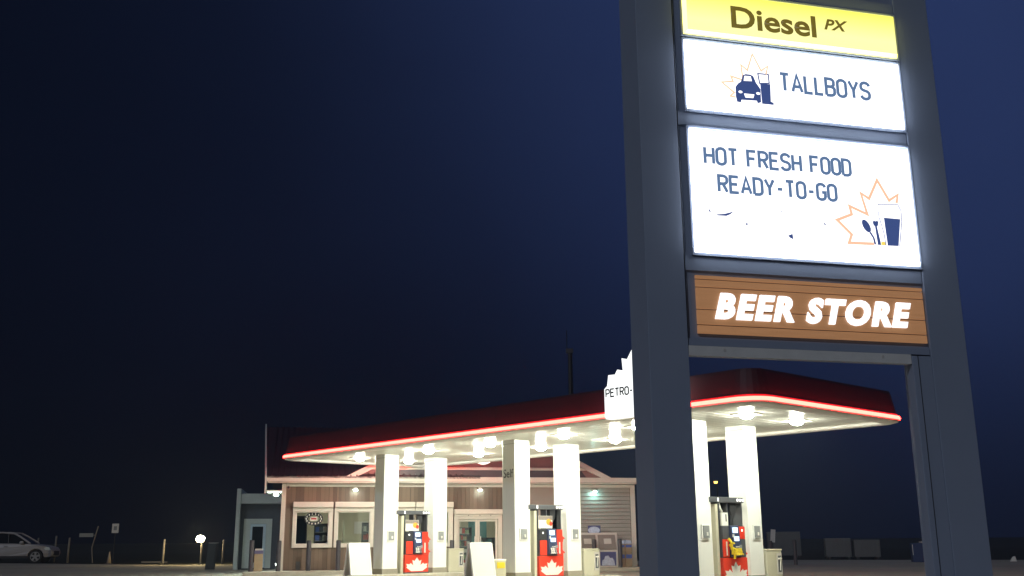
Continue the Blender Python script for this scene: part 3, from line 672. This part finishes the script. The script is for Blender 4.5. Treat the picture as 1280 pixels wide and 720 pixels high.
# roof
rz_ = 5.85; rv = 3.6
def roof_z(v): return 3.585 + (rz_ - 3.585) * (v + .55) / (rv + .55)
MB().add([(-.60, -.55, 3.586), (7.5, -.55, 3.586), (7.5, rv, rz_), (-.86, rv, rz_), (-.60, 7.7, 3.586), (7.5, 7.7, 3.586), (-.60, -.55, 3.52), (7.5, -.55, 3.52), (7.5, rv, rz_ - .08), (-.86, rv, rz_ - .08), (-.6, 7.7, 3.52), (7.5, 7.7, 3.52)],
         [(0, 1, 2, 3), (3, 2, 5, 4), (6, 9, 8, 7), (9, 10, 11, 8), (0, 6, 7, 1), (4, 5, 11, 10), (1, 7, 8, 2), (2, 8, 11, 5), (0, 3, 9, 6), (3, 4, 10, 9)]).build("roof", roof_maroon, st)
L_ = math.hypot(rv + .55, rz_ - 3.585); an = math.atan2(rz_ - 3.585, rv + .55)
seam_me = MB().box(-.022, .022, 0, L_, 0, .055).mesh("roof_seam", mat("roof seam", (0.035, 0.012, 0.018), 0.5))
for k in range(33):
    o = link("roof_seam", seam_me, st, None, 0, (-.42 + .225 * k, -.55, 3.588)); o.rotation_euler = (an, 0, 0)
# barge board, a tapering blade at the left gable
MB().frustum([(-.66, -.62, 3.60), (-.66, -.50, 2.95), (-.70, .9, 3.45), (-.92, rv - .02, rz_ - .15), (-.92, rv, rz_ + .13)], [(-.60, -.62, 3.60), (-.60, -.50, 2.95), (-.62, .9, 3.45), (-.87, rv - .02, rz_ - .15), (-.87, rv, rz_ + .13)]).build("barge_board", shed_trim, st)
MB().box(-.60, -.02, -.5, 3.4, 3.02, 3.07).build("gable_soffit", shed_trim, st)
# front gable with band
gx0, gx1, gz0, ga, gz1 = 2.33, 12.80, 3.59, 7.56, 6.25
MB().prism([(gx0 + .2, gz0), (gx1 - .2, gz0), (ga, gz1 - .1)], 'xz', -.35, -.27).build("gable_wall", gable_maroon, st)
for s0, s1 in ((gx0, ga), (gx1, ga)):
    MB().prism([(s0, gz0), (s0 + (.42 if s0 < ga else -.42), gz0), (ga, gz1 - .21), (ga, gz1)], 'xz', -.54, -.36).build("rake_board", trim_cream, st)
MB().prism([(gx0, gz0 + .01), (ga, gz1 + .01), (gx1, gz0 + .01), (gx1 - .05, gz0), (ga, gz1 - .05), (gx0 + .05, gz0)], 'xz', -.535, 3.0).build("gable_roof", roof_maroon, st)
MB().box(3.3, 11.8, -.44, -.36, 3.87, 3.97).build("gable_band", trim_cream, st)
MB().prism([(3.3, 3.60), (11.8, 3.60), (11.6, 3.86), (3.5, 3.86)], 'xz', -.42, -.355).build("gable_skirt", roof_maroon, st)

# round lit sign on the gable
rs = thing("round_sign", "round lit white sign on the shop gable, half hidden by the canopy", "sign", local(STO, 7.62, -.46, 4.57), STO[2])
MB().disc((0, 0), .48, 'xz', (-.10, .0), 32).build("sign_face", round_sign_m, rs)
MB().disc((0, 0), .50, 'xz', (.002, .10), 32).build("sign_can", lip_white, rs)

# wall lamps
def wall_lamp(u, v, z, label, rz=0.0, lens_m=wall_led):
    t = thing("wall_lamp", label, "lamp", local(STO, u, v, z), STO[2] + rz, "small wall lamps on the shop")
    MB().box(-.06, .06, -.05, .0, -.02, .08).build("bracket", lip_white, t)
    n = 12
    mb = MB().frustum([(.10 * math.cos(2 * math.pi * i / n), -.17 + .10 * math.sin(2 * math.pi * i / n), 0) for i in range(n)], [(.05 * math.cos(2 * math.pi * i / n), -.15 + .05 * math.sin(2 * math.pi * i / n), .09) for i in range(n)])
    mb.build("lamp_hood", lip_white, t, None, True)
    mb = MB().frustum([(.05 * math.cos(2 * math.pi * i / n), -.17 + .05 * math.sin(2 * math.pi * i / n), -.05) for i in range(n)], [(.085 * math.cos(2 * math.pi * i / n), -.17 + .085 * math.sin(2 * math.pi * i / n), -.002) for i in range(n)])
    mb.build("lens", lens_m, t, None, True)
    return t
wall_lamp(2.71, -.02, 3.11, "lit wall lamp above the second shop window")
wall_lamp(7.55, -.02, 3.12, "lit wall lamp above the shop door")
wall_lamp(12.21, -.03, 3.07, "lit teal glowing wall lamp on the grey lap siding", 0, teal_led)
wall_lamp(-.25, .55, 2.95, "lit lamp under the left gable overhang of the shop", 0, gable_led)
cm = thing("security_camera", "small dome camera under the eave at the left shop corner", "camera", local(STO, .20, -.05, 3.18), STO[2])
MB().disc((0, 0), .07, 'xz', (-.06, .0), 12).build("mount", gable_maroon, cm); MB().disc((0, 0), .04, 'xz', (-.10, -.061), 12).build("dome", black_m, cm)

# decal in the first window: an oval ring with tick marks
dc = thing("window_decal", "oval dark and white ring decal in the leftmost shop window", "decal", local(STO, 1.19, .045, 2.03), STO[2])
n = 40
mbr = MB().ribbon([(.28 * math.cos(2 * math.pi * i / n), .185 * math.sin(2 * math.pi * i / n)) for i in range(n)], .13, -.022, -.019, True); mbr.build("dark_ring", black_m, dc)
tk = MB()
for i in range(14):
    a = 2 * math.pi * i / 14; x_, z_ = .28 * math.cos(a), .185 * math.sin(a); tk.box(x_ - .016, x_ + .016, -.026, -.023, z_ - .03, z_ + .03)
tk.build("ring_marks", pump_white, dc)
MB().box(-.13, .13, -.024, -.019, -.07, .07).build("centre_plate", pump_white, dc); MB().box(-.10, .10, -.027, -.0245, -.03, .035).build("centre_print", red_box, dc)
# stock inside
def shelf(u, v, w, rows, label, mats, h=1.5):
    t = thing("display_shelf", label, "shelf", local(STO, u, v, .15), STO[2], "stocked shelves inside the shop")
    MB().box(0, .04, 0, .45, 0, h).box(w - .04, w, 0, .45, 0, h).box(.04, w - .04, .41, .45, 0, h).build("shelf_frame", dark_grey, t)
    for r_ in range(rows):
        z = .08 + (h - .1) * r_ / rows
        MB().box(.04, w - .04, .0, .405, z, z + .025).build("shelf_board", grey_m, t)
        x_ = .06
        while x_ < w - .16:
            ww = random.uniform(.07, .15); hh = random.uniform(.45, .85) * (h - .1) / rows
            MB().box(x_, x_ + ww, .03, .3, z + .026, z + .026 + hh).build("product", random.choice(mats), t); x_ += ww + .015
    return t
shelf(1.22, .55, .80, 5, "shelf of blue packs behind the leftmost window", [blue_box, pale_box, dark_grey, blue_box, ice_blue], 1.72)
shelf(6.75, .75, .62, 6, "stocked snack rack behind the left door leaf", [pale_box, green_box, dark_grey, red_box, tan_board], 1.55)
shelf(3.05, .60, .62, 5, "stocked rack at the right of the second window", [red_box, dark_grey, pale_box, tan_board], 1.75)
shelf(7.65, 1.0, .72, 4, "low counter rack behind the right door leaf", [dark_grey, teal_in, black_m], 1.15)
ck = thing("drinks_cooler", "dark drinks cooler at the left of the leftmost window", "cooler", local(STO, .5, .6, .15), STO[2])
MB().box(0, .46, 0, .6, 0, 2.0).build("body", dark_grey, ck); MB().box(.05, .42, -.012, -.001, .5, 1.9).build("door", glass("cooler glass", (.5, .6, .7)), ck)
po = tag(MB().box(-.28, .28, -.02, .0, 0, .5).build("wall_poster", pump_white, None, None, False, 0, local(STO, 3.2, 4.38, 1.5)), "white poster on the back wall behind the second window", "poster"); po.rotation_euler = (0, 0, STO[2])

# ice chest and wood bundles
ic = thing("ice_chest", "slant front ice chest with two grey doors by the grey siding", "ice chest", local(STO, 11.25, -.75, .15), STO[2])
MB().prism([(-.18, 0), (.62, 0), (.62, 1.30), (.02, 1.30), (-.18, .58)], 'yz', 0, 1.66).build("body", pale_box, ic, None, False, .015)
for x0 in (.06, .86):
    dd = MB().frustum([(x0, -.172, .66), (x0 + .70, -.172, .66), (x0 + .70, -.005, 1.22), (x0, -.005, 1.22)], [(x0, -.20, .665), (x0 + .70, -.20, .665), (x0 + .70, -.03, 1.225), (x0, -.03, 1.225)]).build("door", ice_grey, ic)
    MB().frustum([(x0 + .22, -.145, .88), (x0 + .52, -.145, .88), (x0 + .52, -.08, 1.08), (x0 + .22, -.08, 1.08)], [(x0 + .22, -.152, .88), (x0 + .52, -.152, .88), (x0 + .52, -.09, 1.08), (x0 + .22, -.09, 1.08)]).build("door_sticker", pale_box, dd)
    MB().box(x0 + .04, x0 + .68, -.186, -.181, .06, .58).build("front_print", ice_navy, ic)
    MB().prism([(x0 + .10, .07), (x0 + .62, .07), (x0 + .60, .24), (x0 + .52, .36), (x0 + .44, .34), (x0 + .36, .44), (x0 + .24, .42), (x0 + .19, .30), (x0 + .12, .26)], 'xz', -.192, -.187).build("front_print_ice", ice_blue, ic)
MB().box(.55, 1.05, .2, .26, 1.305, 1.58).build("header", ice_navy, ic); MB().disc((.78, 1.40), .24, 'xz', (.188, .199), 20, .14).build("header_print", ice_blue, ic)
wb = thing("boxed_goods_stack", "stack of brown boxes with blue bands by the right shop corner", "boxes", local(STO, 12.98, -.62, .15), STO[2])
for x0 in (0, .29):
    for z0, h_ in ((0, .52), (.53, .34)):
        b = MB().box(x0, x0 + .28, 0, .4, z0, z0 + h_).build("box", tan_board, wb, None, False, .008)
        MB().box(x0 + .02, x0 + .26, -.006, -.001, z0 + h_ * .62, z0 + h_ * .9).build("blue_band", blue_box, b)
    MB().prism([(x0, .88), (x0 + .28, .88), (x0 + .24, 1.0), (x0 + .06, 1.02)], 'xz', .03, .38).build("ice_bag", ice_blue, wb)

# bollards in front of the shop
bol = None
def bollard(p, h, label, tall=False, group="dark bollards along the shop front"):
    global bol
    if bol is None:
        bol = thing("bollard", label, "bollard", p, STO[2], group)
        MB().disc((0, 0), .085, 'xy', (0, 1.06), 14).build("post", mat("bollard sleeve", (.055, .05, .06), .5), bol)
        MB().disc((0, 0), .078, 'xy', (1.061, 1.085), 14).build("cap", black_m, bol)
        return bol
    o = copy_tree(bol, p, None, label); o.scale = (1, 1, h / 1.085); o['group'] = group; return o
bollard(local(STO, -.03, -.8, .15), 1.085, "dark bollard at the left corner of the shop")
bollard(local(STO, 1.05, -.8, .15), 1.085, "dark bollard under the leftmost window")
bollard(local(STO, 2.12, -.8, .15), 1.085, "dark bollard under the left edge of the second window")
bollard(local(STO, 6.37, -.8, .15), 1.06, "dark bollard left of the shop door")
bollard(local(STO, 11.87, -1.1, .15), 1.05, "dark bollard in front of the ice chest")
bollard(local(STO, 12.90, -1.1, .15), 1.05, "dark bollard in front of the stacked brown boxes")
bollard(local(STO, -1.0, -.8, .15), 1.11, "dark bollard beside the beige trash box left of the shop")
tb = thing("trash_box", "beige trash box with purple top left of the shop corner", "trash box", local(STO, -.90, -.72, .15), STO[2])
MB().box(0, .30, 0, .35, 0, .62).build("body", tan_board, tb, None, False, .01); MB().box(-.01, .31, -.01, .36, .621, .74).build("lid", mat("purple lid", (.12, .11, .22)), tb); MB().box(.02, .29, 0, .34, .742, .80).build("paper", pale_box, tb)

# ================================================================== ANNEX behind the left corner
an_ = thing("annex", "dark low annex with pale framed door behind the left shop corner", "annex", local(STO, 0, 8.0, 0), STO[2])
MB().box(-1.98, .3, 0, 5, 0, 2.85).build("wall", shed_dark, an_)
MB().box(-1.98, .3, -.30, 5, 2.86, 3.30).build("roof_band", shed_trim, an_, None, False, .01)
MB().box(-2.17, -1.985, -.35, 5, 0, 3.52).build("end_pier", shed_trim, an_, None, False, .01)
MB().box(-1.82, -1.52, -.06, -.002, .05, 2.20).box(-.83, -.58, -.06, -.002, .05, 2.20).box(-1.52, -.83, -.06, -.002, 1.98, 2.20).build("door_casing", shed_trim, an_)
ad = MB().box(-1.515, -1.43, -.09, -.03, .08, 1.97).box(-.96, -.835, -.09, -.03, .08, 1.97).box(-1.43, -.96, -.09, -.03, 1.86, 1.97).box(-1.43, -.96, -.09, -.03, .08, .3).build("door", mat("annex door white", (.62, .72, .78)), an_)
MB().box(-1.43, -.96, -.07, -.06, .3, 1.86).build("pane", car_glass, ad)
MB().tube([(-1.46, -.14, .95), (-1.46, -.14, 1.25)], .02, 6).build("handle", black_m, ad)
lp = thing("annex_lamp", "small lit lamp near the ground beside the annex door", "lamp", local(STO, -.30, 7.8, .15), STO[2])
MB().box(-.05, .05, 0, .1, 0, .12).build("housing", grey_m, lp); MB().box(-.045, .045, -.03, -.001, .01, .11).build("lens", emit("annex lens", (.9, 1, .95), 14), lp)

# ================================================================== LEFT SIDE: car, posts, signs, cone
def suv(loc, rz):
    t = thing("parked_car", "silver hatchback suv parked at the far left edge of the lot", "car", loc, rz); t.scale = (1.09,) * 3
    def yw(x, z, base):
        k = base
        if x > 1.5: k *= 1 - .16 * ((x - 1.5) / .8) ** 2
        if x < -1.7: k *= 1 - .08 * ((-1.7 - x) / .6) ** 2
        if z > 1.0: k *= 1 - .26 * (z - 1.0) / .65
        if z < .5: k *= .97
        return k
    wx = (1.42, -1.32)
    body = [(-2.25, .42), (-2.30, .80), (-2.22, 1.08), (-1.2, 1.10), (0, 1.08), (.90, 1.06), (1.25, 1.02), (1.75, .96), (2.10, .86), (2.25, .74), (2.30, .55), (2.24, .34), (1.90, .30)]
    for w_ in wx:
        if w_ < 0: body.append((-.5, .28))
        body += [(w_ + .42 * math.cos(R(a)), .36 + .42 * math.sin(R(a))) for a in range(0, 181, 20)]
    mb = MB(); nb = len(body)
    rings = [[(x_, s * yw(x_, z_, k), z_ if k > .9 else z_) for x_, z_ in body] for s, k in ((-1, .93), (1, .93))]
    mb.frustum(rings[0], rings[1]); mb.build("body", paint_silver, t, None, False, .05)
    gh = [(-2.16, 1.11), (-1.98, 1.50), (-1.55, 1.66), (-.6, 1.70), (.10, 1.64), (.45, 1.46), (1.05, 1.08)]
    mb = MB(); mb.frustum([(x_, -yw(x_, z_, .86), z_) for x_, z_ in gh], [(x_, yw(x_, z_, .86), z_) for x_, z_ in gh]); mb.build("side_glass", car_glass, t)
    for s in (-1, 1):
        rf = MB()
        for a, b, w_ in (((-1.98, 1.50), (-1.55, 1.66), .05), ((-1.55, 1.66), (-.6, 1.70), .05), ((-.6, 1.70), (.10, 1.64), .05), ((.10, 1.64), (.45, 1.46), .05), ((.45, 1.46), (1.05, 1.08), .05)):
            rf.tube([(a[0], s * yw(*a, .87), a[1]), (b[0], s * yw(*b, .87), b[1])], w_, 6)
        rf.build("roof_rail", paint_silver, t)
    rp = MB(); g2 = gh[1:5]; rp.frustum([(x_, -yw(x_, z_, .84), z_ + .012) for x_, z_ in g2] + [(x_, -yw(x_, z_, .84), z_ + .03) for x_, z_ in g2[::-1]], [(x_, yw(x_, z_, .84), z_ + .012) for x_, z_ in g2] + [(x_, yw(x_, z_, .84), z_ + .03) for x_, z_ in g2[::-1]]); rp.build("roof", paint_silver, t)
    for s in (-1, 1):
        for xx in (-.12, -1.15):
            MB().tube([(xx, s * .868, 1.08), (xx - .08, s * .71, 1.62)], .035, 6).build("pillar", black_m, t)
        for w_ in wx:
            y_ = s * .84
            wh = MB().disc((w_, .36), .36, 'xz', (y_ - .11, y_ + .11), 26).build("wheel", tyre_m, t, None, False, .02)
            rm = MB().disc((w_, .36), .06, 'xz', (y_ + s * .112, y_ + s * .135), 10)
            for k in range(5):
                a = 2 * math.pi * k / 5 + .3
                c_, s_ = math.cos(a), math.sin(a); q = [(w_ + c_ * .04 - s_ * .045, .36 + s_ * .04 + c_ * .045), (w_ + c_ * .25 - s_ * .06, .36 + s_ * .25 + c_ * .06), (w_ + c_ * .25 + s_ * .06, .36 + s_ * .25 - c_ * .06), (w_ + c_ * .04 + s_ * .045, .36 + s_ * .04 - c_ * .045)]
                rm.prism(q, 'xz', y_ + s * .112, y_ + s * .128)
            nn = 24; rm.ribbon([(w_ + .25 * math.cos(2 * math.pi * i / nn), .36 + .25 * math.sin(2 * math.pi * i / nn)) for i in range(nn)], .03, y_ + s * .112, y_ + s * .13, True)
            rm.build("rim", rim_m, wh)
        MB().prism([(1.90, .70), (2.20, .70), (2.12, .86), (1.78, .93)], 'xz', s * .80 - .06, s * .80 + .06).build("headlight", mat("lamp glass", (.7, .75, .75), .1), t)
        MB().box(-.35, -.15, min(s * .93, s * .965), max(s * .93, s * .965), .93, .96).build("door_handle", rim_m, t)
        MB().prism([(.50, 1.08), (.72, 1.08), (.70, 1.22), (.54, 1.22)], 'xz', s * .95 - .09, s * .95 + .09).build("mirror", paint_silver, t, None, False, .03)
        MB().box(-1.0, 1.05, min(s * .92, s * .945), max(s * .92, s * .945), .27, .40).build("sill", black_m, t)
    MB().box(2.10, 2.30, -.5, .5, .42, .66).build("grille", black_m, t)
    return t
suv((-31.36, 65.29, 0.004), R(8))

def post(x, y, h, label, r=.07):
    return tag(MB().tube([(0, 0, 0), (0, 0, h * .5), (.01, 0, h)], r, 8, r * .85).build("fence_post", post_wood, None, None, True, 0, (x, y, 0)), label, "post", "weathered posts along the lot edge")
post(-31.9, 69.5, 1.55, "weathered post seen through the parked car's side window")
post(-29.6, 67.0, 1.66, "weathered post rising behind the parked car's bonnet")
post(-27.37, 63.81, 1.52, "weathered post just right of the parked car")
post(-19.73, 58.49, 1.37, "weathered post standing at the end of the low plank")
post(-16.02, 57.3, 1.32, "weathered post right of the flood lamp")
fl = thing("flood_lamp", "bright warm flood lamp on a short post at the lot edge", "lamp", (-17.42, 57.9, 0))
MB().tube([(0, 0, 0), (0, 0, 1.18)], .055, 8).build("post", post_wood, fl)
MB().box(-.26, .10, -.08, .08, 1.19, 1.24).build("housing", grey_m, fl)
lm_ = MB()
_rg = [[(-.09 + r_ * math.cos(2 * math.pi * j / 14), r_ * math.sin(2 * math.pi * j / 14), 1.245 + z_) for j in range(14)] for r_, z_ in ((.14, 0), (.21, .07), (.225, .15), (.18, .24), (.09, .31))]
lm_.add([p for g in _rg for p in g], [(i * 14 + j, i * 14 + (j + 1) % 14, (i + 1) * 14 + (j + 1) % 14, (i + 1) * 14 + j) for i in range(4) for j in range(14)] + [tuple(range(14))[::-1], tuple(range(56, 70))])
lm_.build("lens", warm_lens, fl, None, True)
pk = tag(MB().box(-.8, .8, -.08, .08, 0, .09).build("wheel_stop", post_wood, None, None, False, .01, (-21.75, 63.0, .0)), "low pale plank lying on the ground by a post", "plank"); pk.rotation_euler = (0, 0, -.1)
cn = thing("traffic_cone", "faded traffic cone standing at the edge of the lot", "cone", (-23.56, 60.58, 0))
MB().box(-.19, .19, -.19, .19, 0, .04).build("base", dark_grey, cn); MB().tube([(0, 0, .041), (0, 0, .70)], .14, 12, .03).build("cone_body", cone_m, cn, None, True)
s1 = thing("road_sign", "small pale rectangular sign on a thin dark post", "sign", (-26.25, 68.15, 0))
MB().tube([(0, 0, 0), (0, 0, 2.35)], .035, 6).build("post", black_m, s1); MB().box(-.22, .22, -.06, -.036, 1.82, 2.42).build("sign_plate", lip_white, s1)
MB().box(-.10, .10, -.066, -.061, 2.0, 2.25).build("sign_print", grey_m, s1)
s2 = thing("street_name_sign", "dim horizontal sign board beside a leaning thin pole", "sign", (-25.9, 64.0, 0))
MB().tube([(0, 0, 0), (-.12, 0, .9), (.16, 0, 2.2)], .04, 6).build("post", post_wood, s2); MB().box(-.95, -.1, -.04, .0, 1.55, 1.78).tube([(-.1, -.02, 1.66), (.06, -.02, 1.66)], .02, 5).build("sign_plate", grey_m, s2)
dk = thing("dark_panel_post", "dark thin standing panel with a lit top edge left of the annex", "panel", (-13.66, 46.84, .004), R(8))
MB().frustum([(-.20, -.12, 0), (.14, -.03, 0), (.20, .12, 0), (-.14, .03, 0)], [(-.10, -.12, 1.14), (.24, -.03, 1.14), (.30, .12, 1.14), (-.04, .03, 1.14)]).build("panel", mat("panel charcoal", (.06, .06, .065)), dk)
MB().frustum([(-.10, -.12, 1.142), (.24, -.03, 1.142), (.30, .12, 1.142), (-.04, .03, 1.142)], [(-.10, -.12, 1.165), (.24, -.03, 1.165), (.30, .12, 1.165), (-.04, .03, 1.165)]).build("cap", pump_white, dk)  # pale cap paints the light caught on the panel's top edge

# ================================================================== RIGHT SIDE, far background
def crate(loc, w, h, d_, label, name="storage_crate", ribs=6):
    t = thing(name, label, "container", loc, R(-12), "grey boxes at the back of the lot")
    MB().box(-w / 2, w / 2, 0, d_, .12, h).build("body", crate_grey, t, None, False, .02)
    for k in range(ribs):
        xx = -w / 2 + w * (k + .5) / ribs
        MB().box(xx - .03, xx + .03, -.03, -.002, .16, h - .05).build("rib", crate_grey, t)
    for b0 in (-w / 2 + .1, w / 2 - .25): MB().box(b0, b0 + .15, 0, d_, 0, .118).build("skid", black_m, t)
    return t
crate((17.25, 66.2, 0), 2.05, 1.60, 2.0, "large grey container furthest left at the back right of the lot")
crate((18.78, 60.1, 0), 1.42, 1.18, 1.2, "grey crate in the middle of the three at the back right")
crate((20.28, 59.6, 0), 1.42, 1.08, 1.2, "lowest grey crate on the right, next to the sign pillar")
bb = thing("blue_bin", "dark blue bin partly hidden behind the right sign pillar", "bin", (20.2, 51.3, 0), R(-12))
MB().box(-.5, .5, 0, .7, 0, .92).build("body", bin_blue, bb, None, False, .03); MB().box(-.05, .5, -.02, .7, .925, 1.0).build("lid", lip_white, bb); MB().box(-.5, -.47, -.012, -.001, .35, .85).build("edge_strip", lip_white, bb)
ts = thing("tilted_sign", "small pale tilted sign plate on a post behind the rightmost column", "sign", (14.46, 58.0, 0))
MB().tube([(0, 0, 0), (0, 0, 1.6)], .04, 6).build("post", black_m, ts)
o = MB().box(-.13, .13, -.06, -.042, 0, .70).build("sign_plate", lip_white, ts, None, False, 0, (0, 0, .98)); o.rotation_euler = (0, R(6), 0)
for p, h, l in (((12.0, 48.51, .004), 1.08, "dim bollard nearer the rightmost column on the dark right side"), ((13.05, 48.26, .004), 1.12, "dim bollard standing right of the other one on the dark right side")):
    bollard(p, h, l, group="bollards at the dark back right")
wm = tag(MB().frustum([(-.14, -.1, 0), (.14, -.1, 0), (.14, .1, 0), (-.14, .1, 0)], [(-.02, -.06, .22), (.10, -.06, .26), (.10, .06, .26), (-.02, .06, .22)]).build("plastic_bag", lip_white, None, None, False, .02, (24.71, 51.57, .004)), "small pale bag lying on the ground at far right", "bag")
lm = thing("light_mast", "dim grey light mast rising behind the canopy roof", "mast", (4.15, 71.4, 0))
MB().tube([(0, 0, 0), (0, 0, 14.2)], .22, 8, .16).build("pole", black_m, lm); MB().box(-.3, .22, -.1, .1, 14.21, 14.55).build("lamp_head", dark_grey, lm); MB().tube([(-.22, 0, 14.56), (-.22, 0, 15.9)], .03, 5).build("aerial", black_m, lm)
sl = thing("street_lamp", "distant orange street lamp seen between the two right-hand columns", "street lamp", (16.72, 84.0, 0))
MB().tube([(0, 0, 0), (0, 0, 5.75)], .07, 7).build("pole", black_m, sl); MB().box(-.28, .1, -.12, .12, 5.76, 5.86).build("lamp_head", black_m, sl)
MB().frustum([(-.20, -.09, 5.60), (.0, -.09, 5.60), (.0, .09, 5.60), (-.20, .09, 5.60)], [(-.24, -.11, 5.755), (.04, -.11, 5.755), (.04, .11, 5.755), (-.24, .11, 5.755)]).build("lens", orange_lens, sl)

# ================================================================== night air
HZ = 0.0008
if HZ > 0:
    hz = MB().box(-120, 120, -45, 130, -1.0, 20.0).build("haze", None); hz['kind'] = 'stuff'
    hm = bpy.data.materials.new("haze"); hm.use_nodes = True; t = hm.node_tree; t.nodes.clear()
    pv = t.nodes.new("ShaderNodeVolumePrincipled"); pv.inputs['Density'].default_value = HZ; pv.inputs['Color'].default_value = (.62, .75, 1, 1); pv.inputs['Anisotropy'].default_value = 0.3
    o_ = t.nodes.new("ShaderNodeOutputMaterial"); t.links.new(pv.outputs[0], o_.inputs['Volume']); hz.data.materials.append(hm)
